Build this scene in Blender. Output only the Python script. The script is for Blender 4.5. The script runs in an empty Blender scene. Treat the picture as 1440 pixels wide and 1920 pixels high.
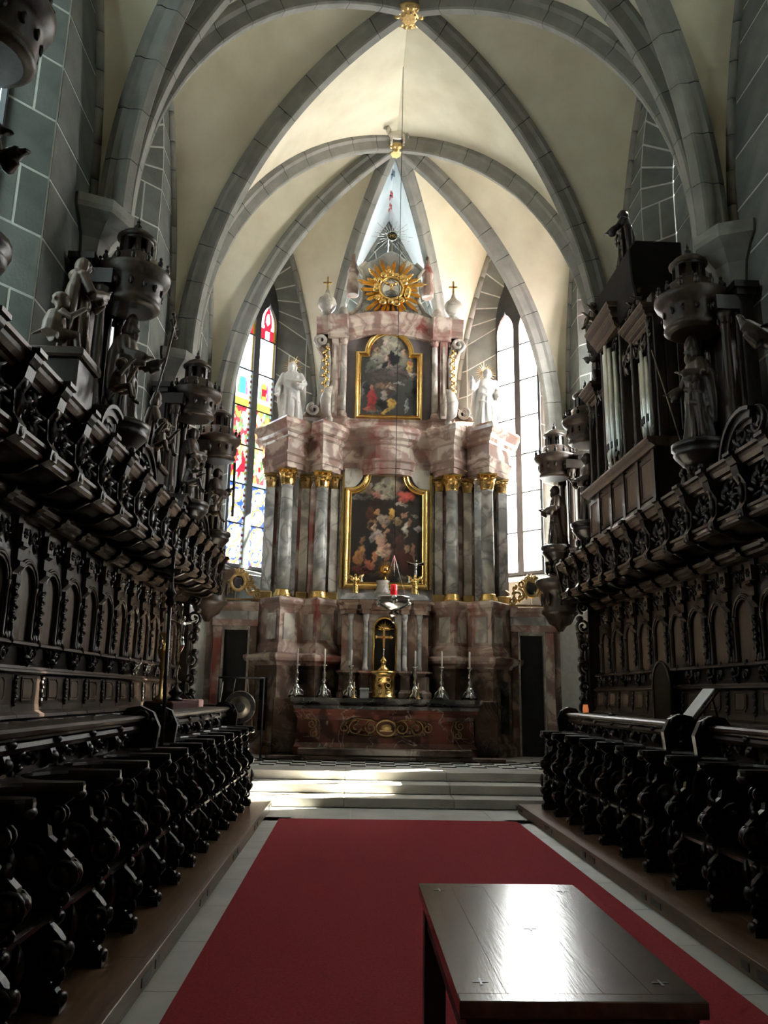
import bpy, bmesh, math, random
from math import sin, cos, pi, radians, sqrt
from mathutils import Vector, Matrix
random.seed(7)
SC = bpy.context.scene
COL = SC.collection

# ---------------------------------------------------------------- camera
PITCH, YAW, ROLL = radians(12.904), radians(2.009), radians(1.05)
cam_d = bpy.data.cameras.new('camera')
cam_d.sensor_fit = 'VERTICAL'
cam_d.sensor_height = 36.0
cam_d.lens = 36.0 * 1493.0 / 1920.0
cam_d.clip_start = 0.05
cam = bpy.data.objects.new('camera', cam_d)
COL.objects.link(cam)
_f = Vector((sin(YAW) * cos(PITCH), cos(YAW) * cos(PITCH), sin(PITCH)))
_r = Vector((cos(YAW), -sin(YAW), 0))
_u = _r.cross(_f)
_r2 = _r * cos(ROLL) + _u * sin(ROLL)
_u2 = _u * cos(ROLL) - _r * sin(ROLL)
cam.matrix_world = Matrix(((_r2.x, _u2.x, -_f.x, -0.67), (_r2.y, _u2.y, -_f.y, 0.0),
                           (_r2.z, _u2.z, -_f.z, 1.65), (0, 0, 0, 1)))
SC.camera = cam

# ---------------------------------------------------------------- sky, sun, exposure
SUN_DIR = Vector((0.95, 0.36, 1.22)).normalized()      # towards the sun
world = bpy.data.worlds.new('sky')
SC.world = world
world.use_nodes = True
_nt = world.node_tree
_bg = _nt.nodes['Background']
_bg.inputs['Color'].default_value = (0.90, 0.96, 1.0, 1)
_bg.inputs['Strength'].default_value = 48.0
sun_d = bpy.data.lights.new('sun', 'SUN')
sun_d.energy = 420.0
sun_d.angle = radians(0.6)
sun_d.color = (1.0, 0.93, 0.80)
sun = bpy.data.objects.new('sun', sun_d)
COL.objects.link(sun)
sun.rotation_euler = (-SUN_DIR).to_track_quat('-Z', 'Y').to_euler()
sun.location = (12, 8, 16)
SC.view_settings.view_transform = 'Standard'
SC.view_settings.look = 'None'
SC.view_settings.gamma = 1.0
SC.view_settings.use_curve_mapping = False
SC.view_settings.exposure = -0.05
SC.cycles.max_bounces = 8
SC.cycles.diffuse_bounces = 5
SC.cycles.glossy_bounces = 4
SC.cycles.transparent_max_bounces = 16
SC.cycles.sample_clamp_indirect = 12.0
SC.cycles.caustics_reflective = False
SC.cycles.caustics_refractive = False
SC.cycles.use_denoising = True
SC.cycles.use_adaptive_sampling = True
SC.cycles.adaptive_threshold = 0.05
SC.cycles.adaptive_min_samples = 16

# ---------------------------------------------------------------- mesh builder
class MB:
    def __init__(s):
        s.v = []; s.f = []; s.sm = []
    def add(s, vs, fs, smooth=False):
        o = len(s.v)
        s.v += [tuple(p) for p in vs]
        for f in fs:
            s.f.append(tuple(i + o for i in f)); s.sm.append(smooth)
        return s
    def merge(s, o, M=None):
        vs = [tuple(M @ Vector(p)) for p in o.v] if M is not None else o.v
        k = len(s.v); s.v += vs
        for f, m in zip(o.f, o.sm):
            s.f.append(tuple(i + k for i in f)); s.sm.append(m)
        return s
    def box(s, x0, x1, y0, y1, z0, z1):
        return s.add([(x0,y0,z0),(x1,y0,z0),(x1,y1,z0),(x0,y1,z0),(x0,y0,z1),(x1,y0,z1),(x1,y1,z1),(x0,y1,z1)],
                     [(0,3,2,1),(4,5,6,7),(0,1,5,4),(1,2,6,5),(2,3,7,6),(3,0,4,7)])
    def cbox(s, c, d, rz=0):
        m = MB().box(-d[0]/2, d[0]/2, -d[1]/2, d[1]/2, -d[2]/2, d[2]/2)
        return s.merge(m, Matrix.Translation(c) @ Matrix.Rotation(rz, 4, 'Z'))
    def prism(s, prof, a, b, ax='y', smooth=False):
        n = len(prof)
        def P(p, t):
            return {'y': (p[0], t, p[1]), 'x': (t, p[0], p[1]), 'z': (p[0], p[1], t)}[ax]
        vs = [P(p, a) for p in prof] + [P(p, b) for p in prof]
        s.add(vs, [tuple(range(n)), tuple(range(2*n-1, n-1, -1))])
        o = len(s.v) - 2*n
        for i in range(n):
            j = (i+1) % n
            s.f.append((o+i, o+j, o+n+j, o+n+i)); s.sm.append(smooth)
        return s
    def loft(s, rings, cap=True, smooth=True, close=False):
        n = len(rings[0]); o = len(s.v)
        for r in rings: s.v += [tuple(p) for p in r]
        R = len(rings)
        for k in range(R if close else R-1):
            k2 = (k+1) % R
            for i in range(n):
                j = (i+1) % n
                s.f.append((o+k*n+i, o+k*n+j, o+k2*n+j, o+k2*n+i)); s.sm.append(smooth)
        if cap and not close:
            s.f.append(tuple(o+i for i in range(n))); s.sm.append(False)
            s.f.append(tuple(o+(R-1)*n+i for i in range(n-1, -1, -1))); s.sm.append(False)
        return s
    def lathe(s, prof, seg=16, c=(0,0,0), smooth=True, flat=1.0):
        rings = [[(c[0]+r*cos(2*pi*i/seg), c[1]+r*flat*sin(2*pi*i/seg), c[2]+z) for i in range(seg)] for r, z in prof]
        return s.loft(rings, True, smooth)
    def tube(s, pts, r, seg=6, cap=True, flat=None):
        pts = [Vector(p) for p in pts]; n = len(pts)
        rs = r if isinstance(r, (list, tuple)) else [r]*n
        rings = []
        up = None
        for i in range(n):
            t = (pts[min(i+1,n-1)] - pts[max(i-1,0)])
            t = t.normalized() if t.length > 1e-9 else Vector((0,0,1))
            if up is None:
                up = Vector((0,0,1)) if abs(t.z) < .9 else Vector((0,1,0))
            a = t.cross(up)
            if a.length < 1e-6: a = t.cross(Vector((1,0,0)))
            a.normalize(); b = a.cross(t).normalized(); up = b
            rings.append([pts[i] + a*(rs[i]*cos(2*pi*k/seg)) + b*(rs[i]*sin(2*pi*k/seg)) for k in range(seg)])
        return s.loft(rings, cap)
    def ell(s, c, r, seg=10, rings=6, M=None):
        if not isinstance(r, (list, tuple)): r = (r, r, r)
        vs = []; fs = []
        for j in range(1, rings):
            t = pi*j/rings
            for i in range(seg):
                a = 2*pi*i/seg
                vs.append(Vector((r[0]*sin(t)*cos(a), r[1]*sin(t)*sin(a), r[2]*cos(t))))
        top = len(vs); vs.append(Vector((0,0,r[2]))); vs.append(Vector((0,0,-r[2])))
        for j in range(rings-2):
            for i in range(seg):
                k = (i+1) % seg
                fs.append((j*seg+i, (j+1)*seg+i, (j+1)*seg+k, j*seg+k))
        for i in range(seg):
            k = (i+1) % seg
            fs.append((top, i, k)); fs.append((top+1, (rings-2)*seg+k, (rings-2)*seg+i))
        if M is not None: vs = [M @ v for v in vs]
        return s.add([v + Vector(c) for v in vs], fs, True)
    def sweep(s, path, prof, closed=False, cap=True):
        """closed (out,z) profile carried along a plan polyline with mitred corners; out = right-hand side of travel"""
        n = len(path); P = [Vector(p) for p in path]; rings = []
        for i in range(n):
            d0 = (P[i]-P[i-1]) if (i > 0 or closed) else (P[1]-P[0])
            d1 = (P[(i+1) % n]-P[i]) if (i < n-1 or closed) else (P[n-1]-P[n-2])
            d0.normalize(); d1.normalize()
            n0 = Vector((d0.y, -d0.x)); n1 = Vector((d1.y, -d1.x))
            m = (n0+n1)
            m = m / max(m.length, 1e-6)
            k = 1.0/max(m.dot(n0), 0.45)
            rings.append([(P[i].x+m.x*k*o, P[i].y+m.y*k*o, z) for o, z in prof])
        return s.loft(rings, cap, False, closed)
    def mesh(s, name):
        me = bpy.data.meshes.new(name)
        me.from_pydata(s.v, [], s.f)
        me.polygons.foreach_set('use_smooth', s.sm)
        bm = bmesh.new(); bm.from_mesh(me)
        bmesh.ops.recalc_face_normals(bm, faces=bm.faces)
        bm.to_mesh(me); bm.free()
        return me

def link(name, me, mat=None, parent=None, loc=None, rz=0, label=None):
    o = bpy.data.objects.new(name, me)
    COL.objects.link(o)
    if mat is not None and me is not None and len(me.materials) == 0: me.materials.append(M[mat])
    if parent is not None: o.parent = parent
    if loc is not None: o.location = loc
    if rz: o.rotation_euler = (0, 0, rz)
    if label: o['label'] = label
    return o
def part(name, mb, mat, parent, loc=None, rz=0, bevel=0, label=None):
    o = link(name, mb.mesh(name), mat, parent, loc, rz, label)
    if bevel:
        b = o.modifiers.new('edge', 'BEVEL'); b.width = bevel; b.segments = 1; b.limit_method = 'ANGLE'; b.angle_limit = radians(40)
    return o
def thing(name, label, cat, loc=(0,0,0), rz=0, group=None):
    o = bpy.data.objects.new(name, None); COL.objects.link(o)
    o.empty_display_size = .1
    o.location = loc; o.rotation_euler = (0,0,rz)
    o['label'] = label; o['category'] = cat
    if group: o['group'] = group
    return o
def tag(o, label, cat, group=None):
    o['label'] = label; o['category'] = cat
    if group: o['group'] = group
    return o
def struct(name, mb=None, mat=None, label=None):
    o = link(name, mb.mesh(name) if mb else None, mat)
    o['kind'] = 'structure'
    if label: o['label'] = label
    return o
def children(o): return [c for c in bpy.data.objects if c.parent == o]
def copy_tree(o, parent=None, kids=None):
    c = o.copy(); COL.objects.link(c); c.parent = parent
    for ch in o.children: copy_tree(ch, c)
    return c

# ---------------------------------------------------------------- materials
M = {}
def nmat(name):
    m = bpy.data.materials.new(name); m.use_nodes = True; M[name] = m
    nt = m.node_tree
    return m, nt, nt.nodes['Principled BSDF']
def N(nt, t, **kw):
    n = nt.nodes.new(t)
    for k, v in kw.items():
        if k in n.inputs: n.inputs[k].default_value = v
        else: setattr(n, k, v)
    return n
def ramp(nt, fac, stops, interp='LINEAR'):
    r = nt.nodes.new('ShaderNodeValToRGB'); cr = r.color_ramp; cr.interpolation = interp
    while len(cr.elements) < len(stops): cr.elements.new(.5)
    for e, (p, c) in zip(cr.elements, stops):
        e.position = p; e.color = (*c, 1)
    nt.links.new(fac, r.inputs[0]); return r.outputs[0]
def noisy(name, c0, c1, scale=4, rough=.6, metal=0, bump=.0, bscale=40, detail=4, stretch=(1,1,1), spec=.5, rnd=0, dist=0.0, lo=.3, hi=.7):
    m, nt, b = nmat(name)
    tc = N(nt, 'ShaderNodeTexCoord'); mp = N(nt, 'ShaderNodeMapping'); mp.inputs['Scale'].default_value = stretch
    nt.links.new(tc.outputs['Object'], mp.inputs[0])
    nz = N(nt, 'ShaderNodeTexNoise', Scale=scale, Detail=detail, Distortion=dist)
    nt.links.new(mp.outputs[0], nz.inputs['Vector'])
    col = ramp(nt, nz.outputs['Fac'], [(lo, c0), (hi, c1)])
    if rnd:
        oi = N(nt, 'ShaderNodeObjectInfo')
        mr = N(nt, 'ShaderNodeMapRange'); mr.inputs['To Min'].default_value = 1-rnd; mr.inputs['To Max'].default_value = 1+rnd
        nt.links.new(oi.outputs['Random'], mr.inputs[0])
        mx = N(nt, 'ShaderNodeVectorMath', operation='SCALE')
        nt.links.new(col, mx.inputs[0]); nt.links.new(mr.outputs[0], mx.inputs['Scale'])
        col = mx.outputs[0]
    nt.links.new(col, b.inputs['Base Color'])
    b.inputs['Roughness'].default_value = rough; b.inputs['Metallic'].default_value = metal
    b.inputs['Specular IOR Level'].default_value = spec
    if bump:
        n2 = N(nt, 'ShaderNodeTexNoise', Scale=bscale, Detail=5)
        nt.links.new(mp.outputs[0], n2.inputs['Vector'])
        bp = N(nt, 'ShaderNodeBump', Strength=bump); bp.inputs['Distance'].default_value = .02
        nt.links.new(n2.outputs['Fac'], bp.inputs['Height']); nt.links.new(bp.outputs[0], b.inputs['Normal'])
    return m
def marble(name, base, light, vein, scale=1.6, vwid=.05, rough=.18, seed=0.0, second=None):
    m, nt, b = nmat(name)
    tc = N(nt, 'ShaderNodeTexCoord'); mp = N(nt, 'ShaderNodeMapping'); mp.inputs['Location'].default_value = (seed, seed*2, seed*3)
    nt.links.new(tc.outputs['Object'], mp.inputs[0])
    n1 = N(nt, 'ShaderNodeTexWave', wave_type='BANDS', bands_direction='DIAGONAL', wave_profile='SIN')
    for k_, v_ in (('Scale', scale*.55), ('Distortion', 9.0), ('Detail', 4.0), ('Detail Scale', 1.6), ('Detail Roughness', .6)): n1.inputs[k_].default_value = v_
    nt.links.new(mp.outputs[0], n1.inputs['Vector'])
    c1 = ramp(nt, n1.outputs['Fac'], [(.12, tuple(x*.72 for x in base)), (.38, base), (.62, light), (.9, tuple(min(.8, x*1.12) for x in light))])
    n2 = N(nt, 'ShaderNodeTexNoise', Scale=scale*1.3, Detail=4, Distortion=1.1)
    nt.links.new(mp.outputs[0], n2.inputs['Vector'])
    ab = N(nt, 'ShaderNodeMath', operation='SUBTRACT'); ab.inputs[1].default_value = .5
    nt.links.new(n2.outputs['Fac'], ab.inputs[0])
    ab2 = N(nt, 'ShaderNodeMath', operation='ABSOLUTE'); nt.links.new(ab.outputs[0], ab2.inputs[0])
    v = ramp(nt, ab2.outputs[0], [(0.0, (.85,.85,.85)), (vwid*.35, (.45,.45,.45)), (vwid, (0,0,0))])
    mx = N(nt, 'ShaderNodeMix', data_type='RGBA')
    nt.links.new(v, mx.inputs[0]); nt.links.new(c1, mx.inputs[6]); mx.inputs[7].default_value = (*vein, 1)
    out = mx.outputs[2]
    if second:
        n3 = N(nt, 'ShaderNodeTexNoise', Scale=scale*.7, Detail=4, Distortion=1.0)
        mp2 = N(nt, 'ShaderNodeMapping'); mp2.inputs['Location'].default_value = (5.2, 1.7, 3.1)
        nt.links.new(mp.outputs[0], mp2.inputs[0]); nt.links.new(mp2.outputs[0], n3.inputs['Vector'])
        f = ramp(nt, n3.outputs['Fac'], [(.56, (0,0,0)), (.68, (1,1,1))])
        m2 = N(nt, 'ShaderNodeMix', data_type='RGBA'); nt.links.new(f, m2.inputs[0]); nt.links.new(out, m2.inputs[6]); m2.inputs[7].default_value = (*second, 1)
        out = m2.outputs[2]
    nt.links.new(out, b.inputs['Base Color']); b.inputs['Roughness'].default_value = rough
    return m
noisy('stone', (.10,.108,.10), (.16,.17,.155), 3, .85, bump=.25, bscale=30, rnd=.18)
noisy('mortar', (.50,.51,.48), (.62,.62,.58), 8, .9)
noisy('rib_stone', (.19,.19,.175), (.275,.27,.245), 3, .8, bump=.2, bscale=25, rnd=.1)
noisy('plaster', (.60,.55,.41), (.78,.735,.58), 1.3, .9, bump=.12, bscale=9, detail=8, lo=.25, hi=.75)
noisy('plaster_white', (.70,.72,.74), (.84,.85,.86), 1.5, .9)
noisy('floor_stone', (.30,.315,.30), (.40,.41,.385), 2.5, .42, rnd=.05, bump=.05)
noisy('step_stone', (.44,.43,.40), (.58,.57,.53), 2, .30, rnd=.04)
noisy('tile_white', (.74,.73,.69), (.84,.83,.79), 3, .25, rnd=.06)
noisy('tile_black', (.035,.036,.04), (.07,.07,.075), 3, .25, rnd=.1)
noisy('carpet', (.23,.020,.030), (.33,.032,.045), 60, .95, bump=.5, bscale=220, spec=.15)
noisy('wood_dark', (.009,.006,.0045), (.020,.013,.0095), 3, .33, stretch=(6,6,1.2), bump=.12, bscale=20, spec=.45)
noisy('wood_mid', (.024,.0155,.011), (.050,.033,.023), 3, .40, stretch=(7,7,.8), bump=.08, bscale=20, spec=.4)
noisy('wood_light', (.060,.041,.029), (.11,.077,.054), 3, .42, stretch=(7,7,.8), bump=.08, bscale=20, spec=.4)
noisy('wood_floor', (.075,.042,.024), (.15,.087,.048), 2.5, .36, stretch=(7,.7,7), bump=.05, bscale=15, rnd=.15)
_m = noisy('wood_table', (.050,.032,.024), (.105,.070,.050), 2.2, .20, stretch=(9,.8,9), bump=.03, bscale=12, detail=8, spec=.6)
_m.node_tree.nodes['Principled BSDF'].inputs['Coat Weight'].default_value = .5
_m.node_tree.nodes['Principled BSDF'].inputs['Coat Roughness'].default_value = .10
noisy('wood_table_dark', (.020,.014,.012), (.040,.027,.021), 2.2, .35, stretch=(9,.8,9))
marble('marble_pink', (.42,.31,.27), (.62,.53,.46), (.33,.19,.16), 1.0, .07, .16, 0.3, second=(.27,.085,.075))
marble('marble_grey', (.46,.47,.455), (.64,.64,.61), (.20,.21,.21), .9, .07, .12, 2.3)
marble('marble_pale', (.54,.50,.45), (.68,.65,.58), (.36,.33,.30), .9, .06, .15, 4.1)
marble('marble_brown', (.20,.145,.115), (.34,.26,.21), (.13,.085,.07), 1.0, .08, .18, 1.1, second=(.18,.065,.055))
marble('marble_red', (.060,.020,.015), (.115,.038,.028), (.30,.23,.19), 1.1, .014, .14, 6.1)
marble('marble_umber', (.045,.028,.022), (.075,.048,.036), (.14,.10,.08), 1.1, .014, .2, 8.1)
marble('marble_black', (.022,.023,.024), (.05,.05,.05), (.16,.15,.14), 1.2, .015, .14, 3.3)
noisy('wood_matte', (.008,.0065,.0055), (.016,.012,.010), 3, .8, spec=.2)
noisy('panel_violet', (.16,.14,.15), (.23,.20,.21), 3, .5)
noisy('gold', (.78,.50,.16), (.95,.68,.27), 6, .26, metal=1, bump=.25, bscale=28)
noisy('gold_old', (.45,.31,.13), (.70,.50,.22), 5, .36, metal=1, bump=.35, bscale=30)
noisy('gold_dull', (.17,.12,.055), (.30,.21,.10), 5, .42, metal=1, bump=.3, bscale=30)
noisy('silver', (.62,.61,.58), (.82,.81,.78), 6, .22, metal=1, bump=.2, bscale=30)
noisy('white_statue', (.66,.66,.65), (.80,.80,.78), 4, .55)
noisy('iron', (.02,.02,.022), (.045,.045,.048), 6, .5, metal=.6)
noisy('lead', (.015,.017,.02), (.03,.033,.036), 6, .7)
noisy('wax', (.80,.78,.70), (.88,.86,.79), 4, .45)
noisy('red_cloth', (.045,.010,.012), (.075,.016,.020), 20, .9)
noisy('pink_cloth', (.46,.27,.27), (.60,.38,.37), 20, .9)
noisy('paper', (.70,.72,.74), (.80,.82,.84), 8, .7)
noisy('black_panel', (.012,.013,.013), (.03,.03,.028), 2.2, .35)
noisy('bronze', (.16,.15,.13), (.33,.30,.25), 2.0, .36, metal=1, detail=6)
noisy('pipe_metal', (.42,.46,.44), (.56,.60,.57), 5, .3, metal=1)
noisy('rope', (.45,.43,.40), (.6,.58,.54), 30, .9)
noisy('paint_red', (.42,.09,.11), (.50,.12,.13), 8, .8)
noisy('paint_blue', (.15,.19,.26), (.22,.27,.35), 8, .8)
def simple(name, c, rough=.5, metal=0, **kw):
    m, nt, b = nmat(name)
    b.inputs['Base Color'].default_value = (*c, 1); b.inputs['Roughness'].default_value = rough; b.inputs['Metallic'].default_value = metal
    for k, v in kw.items(): b.inputs[k.replace('_', ' ')].default_value = v
    return m
_m = simple('red_glass', (.75,.02,.03), .08, 0, Transmission_Weight=.75)
_m.node_tree.nodes['Principled BSDF'].inputs['Emission Color'].default_value = (1, .04, .03, 1)
_m.node_tree.nodes['Principled BSDF'].inputs['Emission Strength'].default_value = .12
simple('mirror', (.62,.62,.64), .06, 1)
_m = simple('lamp_glow', (.9,.3,.12), .4)
_m.node_tree.nodes['Principled BSDF'].inputs['Emission Color'].default_value = (1, .28, .10, 1)
_m.node_tree.nodes['Principled BSDF'].inputs['Emission Strength'].default_value = .45
def attr_mat(name, kind, rough=.45):
    m, nt, b = nmat(name)
    a = N(nt, 'ShaderNodeAttribute', attribute_name='Col')
    if kind == 'paint':
        nt.links.new(a.outputs['Color'], b.inputs['Base Color']); b.inputs['Roughness'].default_value = rough
        nz = N(nt, 'ShaderNodeTexNoise', Scale=60); bp = N(nt, 'ShaderNodeBump', Strength=.1)
        bp.inputs['Distance'].default_value = .005
        nt.links.new(nz.outputs['Fac'], bp.inputs['Height']); nt.links.new(bp.outputs[0], b.inputs['Normal'])
    else:
        out = nt.nodes['Material Output']; nt.nodes.remove(b)
        t = N(nt, 'ShaderNodeBsdfTransparent'); g = N(nt, 'ShaderNodeBsdfGlossy', Roughness=.2)
        g.inputs['Color'].default_value = (.5,.5,.5,1)
        nt.links.new(a.outputs['Color'], t.inputs['Color'])
        tl = N(nt, 'ShaderNodeBsdfTranslucent'); nt.links.new(a.outputs['Color'], tl.inputs['Color'])
        m0 = N(nt, 'ShaderNodeMixShader', Fac={'clear': .12, 'milk': 1.0}[kind])
        nt.links.new(t.outputs[0], m0.inputs[1]); nt.links.new(tl.outputs[0], m0.inputs[2])
        mx = N(nt, 'ShaderNodeMixShader', Fac=.04)
        nt.links.new(m0.outputs[0], mx.inputs[1]); nt.links.new(g.outputs[0], mx.inputs[2]); nt.links.new(mx.outputs[0], out.inputs[0])
    return m
attr_mat('painting', 'paint'); attr_mat('glass_stained', 'clear'); attr_mat('glass_milk', 'milk')

# ================================================================ shell: curves of the vault
WX = 4.1
YP = [4.7, 9.0, 13.3, 17.0]
ZS = 7.4
B0, B1, B2, BT = (0, 6.85, 13.2), (0, 15.7, 13.9), (0, 11.3, 13.2), (0, 9.0, 13.25)
EX, EY = 1.75, 19.4
def arc(p0, p1, n=25):
    p0 = Vector(p0); p1 = Vector(p1)
    L = (p1.xy - p0.xy).length; H = p1.z - p0.z
    r = (H*H + L*L) / (2*L); am = math.acos((r-L)/r)
    out = []
    for i in range(n):
        a = am*i/(n-1); x = r - r*cos(a)
        q = p0.lerp(p1, x/L); q.z = p0.z + r*sin(a); out.append(q)
    return out

# ---------------------------------------------------------------- masonry walls
def quad_block(parent, q, gap=.017, thick=.035, nrm=None):
    c = sum(q, Vector())/4
    n = (q[1]-q[0]).cross(q[3]-q[0]).normalized()
    if n.dot(nrm) < 0: n = -n
    e = [(q[1]-q[0]).normalized(), (q[2]-q[1]).normalized(), (q[3]-q[2]).normalized(), (q[0]-q[3]).normalized()]
    ins = [q[0]+(e[0]-e[3])*gap, q[1]+(e[1]-e[0])*gap, q[2]+(e[2]-e[1])*gap, q[3]+(e[3]-e[2])*gap]
    pr = random.uniform(.0, .003)
    vs = [p - c + n*pr for p in ins] + [p - c - n*thick for p in ins]
    mb = MB().add(vs, [(0,1,2,3), (7,6,5,4), (0,4,5,1), (1,5,6,2), (2,6,7,3), (3,7,4,0)])
    o = part('stone_block', mb, 'stone', parent); o.location = c
    return o
def profile(w, z0, zsp, ap, nj, na):
    """half profile (u,z) from sill to apex"""
    h = ap - zsp; r = (h*h + w*w)/(2*w); am = math.acos((r-w)/r)
    pts = [(w, z0 + (zsp-z0)*i/nj) for i in range(nj+1)]
    for i in range(1, na+1):
        a = am*i/na
        pts.append((w - (r - r*cos(a)), zsp + r*sin(a)))
    pts[-1] = (0.0, ap)
    return pts
COURSE = .72
def masonry(S, mort, A, B, op=None, zbase=3.4, ztop=15.0, blocks=True):
    A = Vector((*A, 0)); B = Vector((*B, 0)); d = (B-A); L = d.length; d.normalize()
    mid = (A+B)/2; n = Vector((-d.y, d.x, 0))
    if n.dot(Vector((0, 11.5, 0)) - mid) < 0: n = -n
    def W(u, z, off=0.0): return A + d*u + Vector((0,0,z)) + n*off
    def face_row(u0a, u1a, z0, u0b, u1b, z1, k):
        mort.add([W(u0a,z0,-.005), W(u1a,z0,-.005), W(u1b,z1,-.005), W(u0b,z1,-.005)], [(0,1,2,3)])
        if not blocks or z1 < 4.0: return
        wid = max(u1a-u0a, u1b-u0b)
        if wid < .06: return
        m = max(1, round(wid/1.05)); cuts = [i/m for i in range(m+1)]
        if m > 1 and k % 2: cuts = [0] + [(i+.5)/m for i in range(m)] + [1]
        for a, b in zip(cuts[:-1], cuts[1:]):
            l = lambda t: (u0a+(u1a-u0a)*t, u0b+(u1b-u0b)*t)
            quad_block(S, [W(l(a)[0],z0), W(l(b)[0],z0), W(l(b)[1],z1), W(l(a)[1],z1)], nrm=n)
    if op is None:
        z = zbase; k = 0
        while z < ztop:
            face_row(0, L, z, 0, L, min(z+COURSE, ztop), k); z += COURSE; k += 1
        return None
    uc = L/2 + op.get('shift', 0); nj = round((op['zsp']-op['zs'])/COURSE); na = 6
    pf = profile(op['wf'], op['zs'], op['zsp'], op['apf'], nj, na)
    pg = profile(op['wg'], op['zg'], op['zspg'], op['apg'], nj, na)
    face_row(0, L, zbase, 0, L, op['zs'], 0)
    for i in range(len(pf)-1):
        (w0, z0), (w1, z1) = pf[i], pf[i+1]
        face_row(0, uc-w0, z0, 0, uc-w1, z1, i)
        face_row(uc+w0, L, z0, uc+w1, L, z1, i)
        g0, g1 = pg[i], pg[i+1]
        for s in (-1, 1):
            a, b = W(uc+s*w0, z0), W(uc+s*w1, z1)
            c_, e_ = W(uc+s*g1[0], g1[1], -op['dep']), W(uc+s*g0[0], g0[1], -op['dep'])
            out = (d*s - n*.2).normalized()*.005
            mort.add([a+out, b+out, c_+out, e_+out], [(0,1,2,3)])
            if blocks and z1 > 4.6:
                inn = -d*s + n*.5
                if (i % 2) and i < nj:
                    t = .45 + .1*((i//2) % 2)
                    am_, bm_ = a.lerp(e_, t), b.lerp(c_, t)
                    quad_block(S, [a, am_, bm_, b], nrm=inn); quad_block(S, [am_, e_, c_, bm_], nrm=inn)
                else:
                    quad_block(S, [a, e_, c_, b], nrm=inn)
    z = op['apf']; k = 0
    while z < ztop:
        face_row(0, L, z, 0, L, min(z+COURSE, ztop), k); z += COURSE; k += 1
    part('sill_stone', MB().add([W(uc-op['wf'],op['zs']), W(uc+op['wf'],op['zs']), W(uc+op['wg'],op['zg'],-op['dep']), W(uc-op['wg'],op['zg'],-op['dep'])], [(0,1,2,3)]), 'stone', S)
    if op.get('blind'):
        pts = [W(uc+p[0], p[1], -op['dep']) for p in pg] + [W(uc-p[0], p[1], -op['dep']) for p in pg[-2::-1]]
        mort.add(pts, [tuple(range(len(pts)))])
        for i in range(nj+na-2):
            quad_block(S, [W(uc-pg[i][0],pg[i][1],-op['dep']+.01), W(uc+pg[i][0],pg[i][1],-op['dep']+.01), W(uc+pg[i+1][0],pg[i+1][1],-op['dep']+.01), W(uc-pg[i+1][0],pg[i+1][1],-op['dep']+.01)], nrm=n)
    return dict(C=W(uc, 0, -op['dep']), d=d, n=n, pg=pg, op=op)

def h2(a, b, c=0):
    x = sin(a*12.9898 + b*78.233 + c*37.719)*43758.5453
    return x - math.floor(x)
def glass_left(s, q, r, nr, li):
    W_, Yl, Bl, Rd, Gr = (.17,.19,.19), (.085,.052,.005), (.0016,.006,.045), (.040,.0012,.0025), (.006,.026,.006)
    e = abs(s)
    if e > .86:
        return [Yl, W_, Rd, W_][int(q*14) % 4] if r < nr-2 else Yl
    if r <= 1:
        cy = (q*2) % 1 - .5
        dd = sqrt((s*.55)**2 + (cy*.95)**2)
        if abs(dd-.36) < .055: return Yl
        if dd < .12: return (.16,.09,.03)
        if dd < .20: return W_
        if dd < .31: return (.20,.25,.30) if h2(int(s*5), int(q*16), r) > .4 else Bl
        if r == 0 and q < .35 and abs(s) < .5: return Rd if h2(int(s*6), int(q*16)) > .5 else W_
        return Bl if h2(int(s*4), int(q*10), r) > .35 else W_
    if r == 2:
        if q > .86: return Yl if int((s+1)*6) % 2 else (.22,.07,.03)
        if q < .1: return (.05,.16,.16)
    if r in (2, 3):
        k = h2(round(s*3.2+.8*sin(q*9)), round(q*7+.7*sin(s*5+r)), r+li*7)
        if k < .40: return Rd
        if k < .55: return Gr
        if k < .72: return W_
        if k < .85: return Yl
        return (.17,.06,.03)
    if r == 4:
        if q < .25: return Yl
        if q < .35: return (.2,.2,.12)
        bw = .62*sqrt(max(0, 1-((q-.42)/.52)**2))
        if abs(s) < bw and q > .3:
            if q > .8: return (.16,.12,.09)
            if abs(s) > bw*.6: return (.012,.045,.012) if s < 0 else (.03,.012,.05)
            return (.006,.030,.10) if li == 0 else (Rd if h2(int(s*5), int(q*9), 2) > .3 else Yl)
        return W_
    if r == 5:
        if abs(s) < .4 and q < .35: return (.08,.15,.24) if li == 0 else (.19,.13,.14)
        return (.34,.36,.36)
    if r == nr-1:
        return Rd if (abs(sqrt(s*s+((q-.62)*1.6)**2)-.42) < .17 or (q < .35 and abs(s) > .28)) else (.20,.17,.17)
    if r == nr-2:
        return Rd if (q > .45 and e > .35) else (.34,.35,.35)
    return (.36,.38,.38) if h2(int(s*3), int(q*6), r) > .2 else (.22,.24,.15)
def glass_right(s, q, r, nr, li):
    e = abs(s)
    c = .80 + .15*h2(int(s*4), int(q*7), r+li)
    if e > .86: return (c, c*.93, c*.7)
    if r == nr-1 and q > .4: return (.75,.35,.33)
    return (c, c*.99, c*.95)
def glass_plain(s, q, r, nr, li):
    c = .42 + .12*h2(int(s*4), int(q*8), r+li)
    return (c*.86, c, c*.97)
def glass_f(a, b, c_):
    def f(s, q, r, nr, li):
        k = .85 + .3*h2(int(s*4), int(q*8), r+li); return (a*k, b*k, c_*k)
    return f
WIN_N = [0]
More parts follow.
